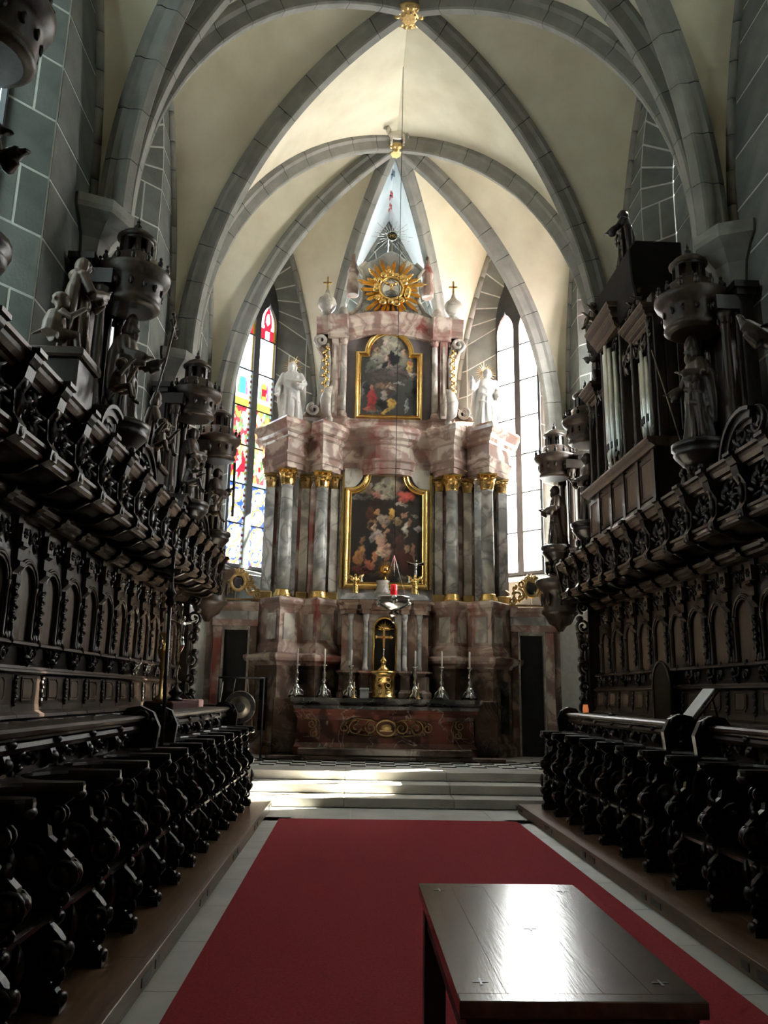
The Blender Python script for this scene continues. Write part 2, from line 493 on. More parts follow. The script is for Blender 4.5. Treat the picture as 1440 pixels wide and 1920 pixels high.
def glazing(info, colfn, mat, portal=True, spread=1.0):
    WIN_N[0] += 1
    op = info['op']; C, d, n = info['C'], info['d'], info['n']
    S = struct('window_%d' % WIN_N[0])
    wg, zg, zsp, ap = op['wg'], op['zg'], op['zspg'], op['apg']
    def P(u, z, off): return C + d*u + Vector((0,0,z)) + n*off
    h = ap - zsp; r = (h*h+wg*wg)/(2*wg)
    def Wd(z):
        if z <= zsp: return wg
        v = r*r - (z-zsp)**2
        return max(0.0, sqrt(max(v,0)) - (r-wg))
    uc = wg*.535; hw0 = wg*.395
    lsp = zsp - .25; lap = lsp + hw0*2.1; lh = lap-lsp; lr = (lh*lh+hw0*hw0)/(2*hw0)
    def hw(z):
        if z <= lsp: return hw0
        if z >= lap: return 0.0
        return max(0.0, sqrt(max(lr*lr-(z-lsp)**2, 0)) - (lr-hw0))
    z0 = zg + .08
    zs = [zg, z0] + [z0 + (lsp-z0)*i/4 for i in range(1, 5)] + [lsp + (ap-lsp)*i/14 for i in range(1, 15)]
    fr = MB()
    for a, b in zip(zs[:-1], zs[1:]):
        for k in range(3):
            def iv(z):
                W0 = Wd(z); x = hw(z) if z > z0-1e-6 else 0
                return [(-W0, -(uc+x)), (-(uc-x), uc-x), (uc+x, W0)][k]
            if a < z0-1e-6:
                (p0, p1), (q0, q1) = ((-wg, wg), (-wg, wg))
                if k: continue
            else:
                (p0, p1), (q0, q1) = iv(a), iv(b)
                if p1 < p0: p0 = p1 = (p0+p1)/2
                if q1 < q0: q0 = q1 = (q0+q1)/2
            fr.add([P(p0,a,.06),P(p1,a,.06),P(q1,b,.06),P(q0,b,.06),P(p0,a,-.06),P(p1,a,-.06),P(q1,b,-.06),P(q0,b,-.06)],
                   [(0,1,2,3),(7,6,5,4),(0,4,5,1),(1,5,6,2),(2,6,7,3),(3,7,4,0)])
    part('tracery', fr, 'lead', S)
    nr = max(3, round((lap-z0)/.98)); ph = (lap-z0)/nr
    for r_ in range(nr):
        za, zb = z0+r_*ph, z0+(r_+1)*ph
        if r_: part('saddle_bar', MB().tube([P(-wg,za,.03), P(wg,za,.03)], .022, 5), 'lead', S)
        for li, sg in enumerate((-1, 1)):
            nx, nz = 20, 28
            vs = []; cols = []
            for j in range(nz+1):
                q = j/nz; z = za+(zb-za)*q; w = max(hw(z), .002)
                for i in range(nx+1):
                    s_ = -1+2*i/nx
                    vs.append(P(sg*uc + w*s_, z, 0))
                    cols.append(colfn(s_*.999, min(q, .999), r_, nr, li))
            fs = [(j*(nx+1)+i, j*(nx+1)+i+1, (j+1)*(nx+1)+i+1, (j+1)*(nx+1)+i) for j in range(nz) for i in range(nx)]
            me = bpy.data.meshes.new('pane'); me.from_pydata([tuple(v) for v in vs], [], fs)
            ca = me.color_attributes.new('Col', 'FLOAT_COLOR', 'POINT')
            for k, c in enumerate(cols): ca.data[k].color = (*c, 1)
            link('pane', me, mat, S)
    if portal:
        ld = bpy.data.lights.new('daylight_portal', 'AREA'); ld.shape = 'RECTANGLE'
        ld.size = wg*2; ld.size_y = ap-zg; ld.cycles.is_portal = True
        lo = bpy.data.objects.new('daylight_portal', ld); COL.objects.link(lo)
        lo.location = P(0, (zg+ap)/2, -.12)
        lo.rotation_euler = n.to_track_quat('-Z', 'Z').to_euler()
    return S

OP_SIDE = dict(wf=.92, wg=.58, dep=.45, zs=4.2, zg=4.3, zsp=9.9, zspg=9.95, apf=11.9, apg=11.3)
OP_BLIND = dict(OP_SIDE, blind=True)
OP_DIAG = dict(wf=1.22, wg=.62, dep=.50, zs=4.25, zg=4.45, zsp=10.5, zspg=11.0, apf=13.15, apg=12.45)
OP_END = dict(wf=1.2, wg=.75, dep=.5, zs=4.4, zg=4.9, zsp=10.9, zspg=11.3, apf=13.7, apg=12.9)
for side, sx in (('left', -1), ('right', 1)):
    S = struct('wall_' + side, label='grey ashlar choir wall with pale joints')
    mo = MB()
    i1 = masonry(S, mo, (sx*WX, YP[0]), (sx*WX, YP[1]), OP_SIDE)
    i2 = masonry(S, mo, (sx*WX, YP[1]), (sx*WX, YP[2]), OP_SIDE if sx < 0 else OP_BLIND)
    i3 = masonry(S, mo, (sx*WX, YP[2]), (sx*WX, YP[3]), OP_SIDE)
    for (a, b) in ((-6, YP[0]), (YP[0], YP[3])):
        mo.add([(sx*WX, a, -.1), (sx*WX, b, -.1), (sx*WX, b, 3.4 if a > 0 else 13.3), (sx*WX, a, 3.4 if a > 0 else 13.3)], [(0,1,2,3)])
    part('wall_core', mo, 'mortar', S)
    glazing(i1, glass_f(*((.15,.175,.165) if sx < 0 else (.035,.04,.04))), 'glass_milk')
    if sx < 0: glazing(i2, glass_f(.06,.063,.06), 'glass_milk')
    glazing(i3, glass_left if sx < 0 else glass_right, 'glass_stained')
    S2 = struct('wall_apse_' + side, label='slanting ashlar wall of the apse around a tall lancet window')
    mo = MB()
    i4 = masonry(S2, mo, (sx*WX, YP[3]), (sx*EX, EY), OP_DIAG)
    mo.add([(sx*WX, YP[3], -.1), (sx*EX, EY, -.1), (sx*EX, EY, 3.4), (sx*WX, YP[3], 3.4)], [(0,1,2,3)])
    part('wall_core', mo, 'mortar', S2)
    glazing(i4, glass_left if sx < 0 else glass_right, 'glass_stained')
S3 = struct('wall_apse_end', label='end wall of the apse behind the altar')
mo = MB()
i5 = masonry(S3, mo, (-EX, EY), (EX, EY), OP_END)
mo.add([(-EX, EY, -.1), (EX, EY, -.1), (EX, EY, 3.4), (-EX, EY, 3.4)], [(0,1,2,3)])
part('wall_core', mo, 'mortar', S3)
glazing(i5, glass_plain, 'glass_stained')
wb = struct('wall_back', MB().add([(-WX,-6,-.1),(WX,-6,-.1),(WX,-6,13.4),(-WX,-6,13.4)], [(0,1,2,3)]), 'mortar')

# ---------------------------------------------------------------- vault webs
def corner(k, sx):
    return {'4': (sx*3.85, YP[0], ZS), '9': (sx*3.85, YP[1], ZS), '13': (sx*3.85, YP[2], ZS), '17': (sx*3.8, 16.9, ZS), 'E': (sx*1.62, 19.2, 8.0)}[k]
ceil = struct('ceiling', label='cream plastered cells of the pointed rib vault')
def web(c0, c1, mat='plaster', name='vault_cell', lift=.0, nu=8):
    n = len(c0); vs = []; fs = []
    for i in range(n):
        for j in range(nu+1):
            p = c0[i].lerp(c1[i], j/nu)
            vs.append(p)
    for i in range(n-1):
        for j in range(nu):
            fs.append((i*(nu+1)+j, (i+1)*(nu+1)+j, (i+1)*(nu+1)+j+1, i*(nu+1)+j+1))
    mb = MB().add(vs, fs, True)
    return part(name, mb, mat, ceil)
AP_SIDE = 12.55
def formeret(a, b, ap, z0=ZS):
    m = ((a[0]+b[0])/2, (a[1]+b[1])/2, ap)
    return arc((a[0], a[1], z0), m), arc((b[0], b[1], z0), m)
FM = []
for sx in (-1, 1):
    fa, fb = formeret((sx*WX, YP[0]), (sx*WX, YP[1]), AP_SIDE); FM += [fa, fb]
    web(arc(corner('9', sx), B0), fb); web(arc(corner('4', sx), B0), fa)
    fa, fb = formeret((sx*WX, YP[1]), (sx*WX, YP[2]), AP_SIDE); FM += [fa, fb]
    web(arc(corner('9', sx), B2), fa); web(arc(corner('13', sx), B2), fb)
    fa, fb = formeret((sx*WX, YP[2]), (sx*WX, YP[3]), 13.1); FM += [fa, fb]
    web(arc(corner('13', sx), B1), fa); web(arc(corner('17', sx), B1), fb)
    fa, fb = formeret((sx*WX, YP[3]), (sx*EX, EY), 13.75); FM += [fa, fb]
    web(arc(corner('17', sx), B1), fa); web(arc(corner('E', sx), B1), fb)
    fa, fb = formeret((sx*EX, EY), (-sx*EX, EY), 14.2, 8.0); FM += [fa]
    web(arc(corner('E', sx), B1), fa, 'plaster_white')
    web(arc(corner('9', sx), B0), arc(corner('9', sx), BT)); web(arc(corner('9', sx), BT), arc(corner('9', sx), B2))
    web(arc(corner('13', sx), B2), arc(corner('13', sx), B1))
    T4 = (0, YP[0], 13.25)
    web(arc(corner('4', sx), B0), arc(corner('4', sx), T4))
    # plain barrel continuing over the nave behind the camera
    c = arc((sx*WX, YP[0], 7.2), T4); web([Vector((p.x, p.y, p.z)) for p in c], [Vector((p.x, -6, p.z)) for p in c])
    part('vault_cell', MB().add([(sx*WX, YP[0], 7.2), *c, corner('4', sx)], []), 'plaster', ceil) if False else None

# ---------------------------------------------------------------- ribs, stone by stone
RIB = [(-.16,-.06), (.16,-.06), (.16,.05), (.115,.10), (.085,.26), (.06,.285), (-.06,.285), (-.085,.26), (-.115,.10), (-.16,.05)]
def rib_rings(pts, prof, k=1.0):
    pts = [Vector(p) for p in pts]; out = []
    hd = (pts[-1].xy - pts[0].xy).normalized(); side = Vector((-hd.y, hd.x, 0))
    for i in range(len(pts)):
        t = (pts[min(i+1,len(pts)-1)] - pts[max(i-1,0)]).normalized()
        dn = side.cross(t).normalized()
        if dn.z > 0 or dn.xy.dot(hd) < 0: dn = -dn
        if dn.xy.dot(hd) < 0: dn = -dn
        out.append([pts[i] + side*(a*k) + dn*(b*k) for a, b in prof])
    return out
def sub(pts, a, b, n=4):
    """resample a polyline between fractions a and b of its length"""
    L = [0]
    for p, q in zip(pts[:-1], pts[1:]): L.append(L[-1] + (q-p).length)
    out = []
    for i in range(n):
        s = L[-1]*(a + (b-a)*i/(n-1))
        for k in range(len(pts)-1):
            if s <= L[k+1] + 1e-9:
                out.append(pts[k].lerp(pts[k+1], (s-L[k])/(L[k+1]-L[k]))); break
    return out
RIBN = [0]
def rib(c0, c1, where, prof=RIB, stone=.72):
    pts = arc(c0, c1, 49)
    S = struct('vault_rib', label=where)
    part('rib_core', MB().loft(rib_rings(sub(pts, 0, 1, 30), prof, .965), True, False), 'lead', S)
    Lt = sum((q-p).length for p, q in zip(pts[:-1], pts[1:])); n = round(Lt/stone); g = .010/Lt
    for i in range(n):
        rr = rib_rings(sub(pts, i/n + g, (i+1)/n - g, 4), prof)
        part('rib_stone', MB().loft(rr, True, False), 'rib_stone', S)
for sx, sd in ((-1, 'gong'), (1, 'organ')):
    rib(corner('9', sx), B0, 'grey stone diagonal rib of the nearest vault bay, %s side' % sd)
    rib(corner('9', sx), BT, 'grey stone cross arch rib above the %s side wall' % sd)
    rib(corner('9', sx), B2, 'grey stone rib rising towards the first boss from the %s side' % sd)
    rib(corner('13', sx), B2, 'long grey diagonal rib crossing the cream vault, %s side' % sd)
    rib(corner('13', sx), B1, 'grey rib framing the apse vault on the %s side' % sd)
    rib(corner('17', sx), B1, 'grey rib beside the tall apse window, %s side' % sd)
    rib(corner('E', sx), B1, 'steep grey rib next to the starred white cell, %s side' % sd)
    rib(corner('4', sx), B0, 'grey rib overhead behind the nearest bay, %s side' % sd)
for k, f in enumerate(FM):
    S = struct('wall_rib', label='slender stone wall rib along the edge of a vault cell')
    n = 12
    part('rib_core', MB().tube(sub(f, 0, 1, 24), .07, 6), 'lead', S)
    for i in range(n):
        part('rib_stone', MB().tube(sub(f, i/n+.001, (i+1)/n-.001, 4), .085, 7), 'rib_stone', S)
# corbels below the springers
for sx, sd in ((-1, 'gong'), (1, 'organ')):
    for y, ps in ((YP[1], 'nearest'), (YP[2], 'middle'), (YP[3]-.05, 'farthest')):
        S = struct('wall_corbel', label='moulded stone corbel under the vault ribs')
        x = sx*(WX-.04)
        prof = [(.05, 6.5), (.16, 6.58), (.2, 6.7), (.26, 6.98), (.38, 7.14), (.50, 7.24), (.52, 7.30), (.52, 7.40), (.40, 7.44)]
        part('corbel_stone', MB().lathe(prof, 8, (x, y, 0), False), 'rib_stone', S)
        part('shaft', MB().lathe([(.10, 3.6), (.10, 6.55)], 8, (x, y, 0)), 'rib_stone', S)
# bosses
def rosette(mb, c, r, n, dz):
    for i in range(n):
        a = 2*pi*i/n
        Mx = Matrix.Rotation(a, 3, 'Z')
        mb.ell((c[0]+r*.78*cos(a), c[1]+r*.78*sin(a), c[2]+dz), (r*.24, r*.18, r*.14), 7, 5, Mx)
def boss(c, r, label):
    t = thing('vault_boss', label, 'boss', c)
    part('keystone', MB().lathe([(r*.9, .10), (r*1.05, -.05), (r*1.0, -.22), (r*.8, -.28)], 16), 'rib_stone', t)
    g = MB().lathe([(r*1.02, -.26), (r*1.06, -.30), (r*.9, -.34), (r*.55, -.34), (r*.4, -.38)], 20)
    rosette(g, (0,0,0), r, 14, -.32); rosette(g, (0,0,0), r*.55, 9, -.36)
    part('gilded_rosette', g, 'gold_old', t)
    return t
boss(B1, .27, 'gilded flower boss where the apse ribs meet, below a white lamb')
boss(B2, .26, 'gilded flower boss at the top edge of the photo')
# lamb on the keystone front
lm = MB()
lm.ell((0,0,.22), (.20,.075,.095), 12, 8); lm.ell((-.19,0,.33), (.06,.05,.09), 8, 6); lm.ell((-.25,0,.40), (.075,.045,.05), 8, 6)
for x in (-.13, .14):
    for y in (-.04, .04): lm.tube([(x,y,.2), (x+.01,y,.1), (x,y,0)], [.035,.022,.02], 6)
lm.tube([(.19,0,.27), (.24,0,.22), (.24,0,.15)], [.025,.02,.012], 5)
lm.ell((-.20,-.05,.42), (.03,.02,.02), 6, 4); lm.ell((-.20,.05,.42), (.03,.02,.02), 6, 4)
lm_o = part('lamb_sculpture', lm, 'marble_pale', None, (0.0, 15.05, 13.30))
tag(lm_o, 'small white stone lamb standing above the gilded apse boss', 'sculpture')
# stars hung below the white cell
for nm, y, m, lab in (('star', 16.98, 'paint_blue', 'grey blue star with trailing rays on the white vault cell'),
                      ('star', 17.93, 'paint_red', 'dark centred red star, middle of three on the white cell'),
                      ('star', 18.50, 'paint_red', 'red star with pale centre, lowest on the white vault cell')):
    z = 13.9 + .081*(y-15.7) - .05
    pts = []
    for i in range(16):
        a = 2*pi*i/16 + pi/2
        r = (.26 if i % 4 == 0 else .20) if i % 2 == 0 else .075
        if i in (6, 10): r = .34
        pts.append((r*cos(a), r*sin(a)))
    o = part(nm, MB().prism(pts, -.012, .012, 'z'), m, None, (-.03, y, z)); tag(o, lab, 'star', 'painted vault stars')
    part('centre_stud', MB().ell((0,0,-.015), (.04,.04,.015), 8, 5), 'black_panel' if y < 18.2 else 'white_statue', o)

# ---------------------------------------------------------------- floor, steps, sanctuary
fl = struct('floor', MB().box(-4.2, 4.2, -6, 14.2, -.12, -.004), 'mortar', label='pale stone floor')
def slab(parent, x0, x1, y0, y1, z0, z1, mat, name='slab', g=.004):
    return part(name, MB().box(x0+g, x1-g, y0+g, y1-g, z0, z1), mat, parent)
y = -1.5
while y < 11.2:
    for sx in (-1, 1):
        slab(fl, min(sx*1.45, sx*1.82), max(sx*1.45, sx*1.82), y, y+.93, -.05, 0, 'floor_stone')
    y += .93
for i in range(6):
    slab(fl, -1.95+i*.65, -1.95+(i+1)*.65, 11.2, 12.50, -.05, 0, 'floor_stone')
RIS, Y1, Y2, Y3 = .143, 12.50, 13.02, 13.56
st = struct('floor_steps', label='three pale stone steps up to the altar')
for k, y0 in enumerate((Y1, Y2, Y3)):
    for i, (a, b) in enumerate(((-2.6, -.75), (-.75, .9), (.9, 2.6))):
        part('step_slab', MB().box(a+.002, b-.002, y0, y0+.62, k*RIS+.005, (k+1)*RIS), 'step_stone', st, bevel=.008)
sf = struct('floor_sanctuary', MB().box(-4.1, 4.1, Y3+.6, 19.6, 0, 3*RIS-.008), 'mortar', label='black and white tiled floor before the altar')
for i in range(5):
    part('border_slab', MB().box(-2.6+i*1.04+.003, -2.6+(i+1)*1.04-.003, Y3+.56, Y3+.80, .2, 3*RIS+.002), 'step_stone', sf)
ts = .265
tw, tb = MB().box(-ts/2+.003, ts/2-.003, -ts/2+.003, ts/2-.003, -.02, 0).mesh('tile'), MB().box(-ts/2+.003, ts/2-.003, -ts/2+.003, ts/2-.003, -.02, 0).mesh('tile')
for j in range(6):
    for i in range(-13, 14):
        o = link('tile', tw if (i+j) % 2 else tb, 'tile_white' if (i+j) % 2 else 'tile_black', sf, (i*ts, Y3+.80+ts*(j+.5), 3*RIS))
cp = MB().box(-1.6, 1.6, -3.5, 11.33, 0, .014)
o = part('carpet', cp, 'carpet', None, bevel=.004); tag(o, 'long red carpet runner between the choir stalls', 'carpet')

# ================================================================ ornament helpers
def spiral(c, r0, turns, dirn=1, a0=0, n=22, plane='yz', shrink=.18):
    out = []
    for i in range(n):
        t = i/(n-1); r = r0*(1-t*(1-shrink)); a = a0 + dirn*2*pi*turns*t
        p = (r*cos(a), r*sin(a))
        out.append((c[0], c[1]+p[0], c[2]+p[1]) if plane == 'yz' else (c[0]+p[0], c[1], c[2]+p[1]))
    return out
def leaf(mb, c, L, w, ang, plane='yz', thick=.012, curl=.02, seg=5):
    """a pointed leaf lying in a plane, raised in the middle"""
    out = []
    for sgn in (-1, 1):
        for i in range(seg+1):
            t = i/seg
            out.append((L*t, sgn*w*sin(pi*min(1, t*.9+.08))*.5))
    d = (cos(ang), sin(ang)); e = (-sin(ang), cos(ang))
    def P(u, v, h):
        a = d[0]*u + e[0]*v; b = d[1]*u + e[1]*v
        return (c[0]+h, c[1]+a, c[2]+b) if plane == 'yz' else (c[0]+a, c[1]-h, c[2]+b)
    vs = []; n = seg+1
    for i in range(n):
        t = i/seg; u = L*t; v = w*.5*sin(pi*min(1, t*.88+.1)); k = curl*sin(pi*t)
        vs += [P(u, -v, 0), P(u, 0, thick+k), P(u, v, 0)]
    fs = []
    for i in range(seg):
        a = i*3
        fs += [(a, a+1, a+4, a+3), (a+1, a+2, a+5, a+4), (a, a+3, a+5, a+2)]
    fs += [(0, 2, 1), (seg*3, seg*3+1, seg*3+2)]
    mb.add(vs, fs, True)
def foliage(mb, c, w, h, n, seed, plane='yz', depth=.03, tub=.01):
    rnd = random.Random(seed)
    for i in range(n):
        a = rnd.uniform(-w/2, w/2)*.8; b = rnd.uniform(-h/2, h/2)*.8; k = rnd.uniform(0, depth)
        p = (c[0]+k, c[1]+a, c[2]+b) if plane == 'yz' else (c[0]+a, c[1]-k, c[2]+b)
        leaf(mb, p, rnd.uniform(.35, .6)*min(w, h)+.02, min(w, h)*rnd.uniform(.18, .3), rnd.uniform(0, 2*pi), plane, .01, depth*.8, 4)
    for s in (-1, 1):
        q = (c[0]+depth*.5, c[1]+s*w*.22, c[2]) if plane == 'yz' else (c[0]+s*w*.22, c[1]-depth*.5, c[2])
        mb.tube(spiral(q, min(w*.24, h*.42), 1.4, s, pi/2, 14, plane), tub, 5)

# ================================================================ wooden platforms
for sx, sd in ((-1, 'gong'), (1, 'organ')):
    t = thing('wooden_platform', 'low brown wooden platform under the front stalls, %s side' % sd, 'platform', (0,0,0))
    X = lambda a, b: (min(sx*a, sx*b), max(sx*a, sx*b))
    for i in range(4):
        x0, x1 = X(1.84 + i*.36, 1.84 + (i+1)*.36 - .004)
        for j in range(4):
            y0 = -2.0 + j*3.6 + (i % 2)*.9*0
            part('floor_board', MB().box(x0, x1, y0, min(y0+3.596, 12.25), .085, .12), 'wood_floor', t)
    x0, x1 = X(1.80, 1.84)
    part('fascia_board', MB().box(x0, x1, -2.0, 12.25, 0.0, .123), 'wood_floor', t, bevel=.004)
    x0, x1 = X(1.84, 3.26); part('joist_box', MB().box(x0, x1, -2.0, 12.24, 0.0, .084), 'wood_dark', t)
    y = 3.2
    while y < 12:
        for dy, L in ((0, .22), (.32, .10)):
            x0, x1 = X(1.794, 1.803)
            part('vent_slot', MB().box(x0, x1, y+dy, y+dy+L, .035, .085), 'black_panel', t)
        y += 1.75
    t2 = thing('raised_platform', 'raised dark wooden platform under the back row, %s side' % sd, 'platform')
    x0, x1 = X(2.62, 4.08)
    part('deck', MB().box(x0, x1, -2.0, 14.6, .124, .30), 'wood_dark', t2, bevel=.005)
    part('riser_board', MB().box(*X(2.60, 2.62), -2.0, 14.6, .122, .31), 'wood_dark', t2)

# ================================================================ choir stalls, front row and back row
def stall_meshes():
    d = {}
    front = [(.03,0),(.045,.07),(.02,.10),(-.02,.13),(.025,.17),(.055,.23),(.05,.30),(.01,.35),(-.035,.39),(-.05,.44),
             (-.01,.49),(.04,.55),(.06,.62),(.035,.70),(-.02,.75),(-.085,.80),(-.10,.87),(-.06,.93),(.0,.97),(.03,1.0)]
    prof = front + [(-.42,1.0),(-.42,0)]
    mb = MB().prism(prof, -.028, .028, 'y')
    for x, z, r in ((.0,.25,.075), (.005,.615,.08), (-.19,.30,.10), (-.18,.66,.11), (-.06,.90,.05)):
        for s in (-1, 1):
            rings = [[(x+rr*cos(2*pi*i/12), s*yy, z+rr*sin(2*pi*i/12)) for i in range(12)] for rr, yy in ((r,.02),(r,.04),(r*.8,.047),(r*.75,.035),(r*.5,.035),(r*.4,.05),(r*.1,.054))]
            mb.loft(rings, True, True)
    d['divider'] = mb.mesh('divider')
    mb = MB()
    for x, z, r in ((.045,.05,.04), (.05,.265,.05), (.045,.625,.055), (.0,.42,.03), (-.02,.77,.035)):
        mb.ell((x,0,z), (r*.8, .05, r), 10, 7)
    for z, s in ((.16, 1), (.50, -1)):
        mb.tube(spiral((.0, 0, z), .05, 1.3, s, -pi/2, 14, 'xz'), .016, 6)
    leaf(mb, (.05,0,.30), .18, .07, pi/2, 'yz', .015, .03); leaf(mb, (-.03,0,.70), .16, .06, pi/2, 'yz', .015, .03)
    d['scroll_carving'] = mb.mesh('scroll_carving')
    mb = MB().box(-.02, .06, -.055, .055, 0, .045); mb.box(-.01, .05, -.045, .045, .045, .065)
    d['foot'] = mb.mesh('foot')
    # armrest: plan outline rounded at the tip, flaring at the back
    out = [(-.42,-.30),(-.36,-.26),(-.30,-.15),(-.22,-.085),(-.10,-.06),(.0,-.062),(.04,-.05),(.062,-.02),(.062,.02),(.04,.05),(0,.062),(-.10,.06),(-.22,.085),(-.30,.15),(-.36,.26),(-.42,.30)]
    mb = MB().loft([[(x*1.0-.004, y*.94, 1.0) for x, y in out], [(x, y, 1.012) for x, y in out], [(x, y, 1.045) for x, y in out], [(x-.004, y*.93, 1.062) for x, y in out]], True, False)
    mb.ell((.045,0,1.0), (.03,.05,.03), 10, 6)
    d['armrest'] = mb.mesh('armrest')
    mb = MB().prism([(-.42,.40),(-.06,.40),(-.03,.41),(-.03,.435),(-.05,.445),(-.42,.445)], .032, .633, 'y')
    d['seat'] = mb.mesh('seat')
    mb = MB().prism([(-.30,.27),(-.16,.30),(-.12,.40),(-.30,.40)], .26, .41, 'y')
    mb.ell((-.16,.335,.33), (.07,.09,.06), 8, 6)
    d['misericord'] = mb.mesh('misericord')
    mb = MB().box(-.44, -.415, .0, .665, 0, 1.10); mb.box(-.415, -.405, .05, .615, .50, .95)
    d['seat_back'] = mb.mesh('seat_back')
    mb = MB().box(-.44, -.40, .0, .665, 1.06, 1.24)
    d['frieze_board'] = mb.mesh('frieze_board')
    mb = MB(); foliage(mb, (-.40, .3325, 1.15), .42, .13, 12, 5, 'yz', .03, .012)
    d['frieze_carving'] = mb.mesh('frieze_carving')
    mb = MB().prism([(-.42,1.06),(-.40,1.07),(-.36,1.10),(-.34,1.15),(-.36,1.19),(-.33,1.22),(-.33,1.25),(-.42,1.25)], -.04, .04, 'y')
    mb.ell((-.35,0,1.13), (.035,.05,.04), 8, 6); mb.ell((-.335,0,1.235), (.03,.045,.025), 8, 5)
    d['bracket'] = mb.mesh('bracket')
    return d
SM = stall_meshes()
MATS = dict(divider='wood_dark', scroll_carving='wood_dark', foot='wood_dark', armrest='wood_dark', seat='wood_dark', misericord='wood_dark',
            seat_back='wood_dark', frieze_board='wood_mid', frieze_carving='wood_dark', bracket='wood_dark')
ORD = ['first','second','third','fourth','fifth','sixth','seventh','eighth','ninth','tenth','eleventh','twelfth','thirteenth','fourteenth','fifteenth','sixteenth','seventeenth']
PITCH_S = .665
YK = [11.7 - PITCH_S*k for k in range(14)]
for sx, sd in ((-1, 'gong'), (1, 'organ')):
    rz = 0 if sx < 0 else pi
    for k, y in enumerate(YK):
        t = thing('choir_stall', '%s dark carved choir stall from the altar steps, front row, %s side' % (ORD[k], sd), 'stall', (sx*2.10, y, .12), rz, 'front choir stalls on the %s side' % sd)
        gap = (k == 7)
        for nm, me in SM.items():
            if nm in ('seat', 'misericord', 'seat_back', 'frieze_board', 'frieze_carving'):
                if k == 0 and sx < 0 or gap and sx < 0: continue
                if sx > 0 and (k == 13 or k == 6): continue
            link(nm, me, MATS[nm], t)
    # second row: seen over the desks
    for k in range(15):
        y = 13.2 - PITCH_S*k
        t = thing('back_row_stall', '%s dark seat from the altar end, back row, %s side' % (ORD[k], sd), 'stall', (sx*3.26, y, .30), rz, 'back row seats on the %s side' % sd)
        for nm in ('divider', 'armrest', 'seat', 'scroll_carving'): link(nm, SM[nm], MATS[nm], t)
    # desk ledge in two lengths with a passage between
    for ya, yb, w in ((2.6, 7.02, 'nearer'), (7.72, 11.72, 'farther')):
        t = thing('desk_ledge', '%s length of moulded dark desk behind the front stalls, %s side' % (w, sd), 'desk', (0,0,0))
        pr = [(2.46,1.36),(2.43,1.375),(2.43,1.39),(2.40,1.40),(2.39,1.425),(2.42,1.44),(2.74,1.44),(2.75,1.41),(2.72,1.36)]
        part('ledge', MB().prism([(sx*a, b) for a, b in pr], ya, yb, 'y'), 'wood_mid', t)
        part('front_moulding', MB().prism([(sx*2.48,1.30),(sx*2.45,1.305),(sx*2.43,1.335),(sx*2.44,1.36),(sx*2.48,1.36)], ya, yb, 'y'), 'wood_mid', t)
        part('desk_board', MB().box(min(sx*2.545, sx*2.58), max(sx*2.545, sx*2.58), ya, yb, .31, 1.36), 'wood_dark', t)
        for ye, dr in ((ya, -1), (yb, 1)):
            if ye < 3 : continue
            mb = MB().prism([(sx*a, b) for a, b in ((2.30,.12),(2.28,.5),(2.34,.85),(2.30,1.15),(2.28,1.35),(2.34,1.47),(2.45,1.52),(2.56,1.50),(2.62,1.42),(2.60,1.2),(2.68,1.0),(2.66,.12))], ye-.035, ye+.035, 'y')
            for x, z, r in ((2.42,1.42,.09), (2.40,1.12,.08), (2.46,.7,.1)):
                for s in (-1, 1):
                    mb.tube(spiral((sx*x, ye+s*.045, z), r, 1.5, sx, 0, 18, 'xz'), .018, 6)
            mb.tube([(sx*2.29, ye, .55), (sx*2.24, ye, .75), (sx*2.26, ye, .95), (sx*2.31, ye, 1.1)], [.02,.035,.035,.02], 6)
            part('scroll_end', mb, 'wood_dark', t)

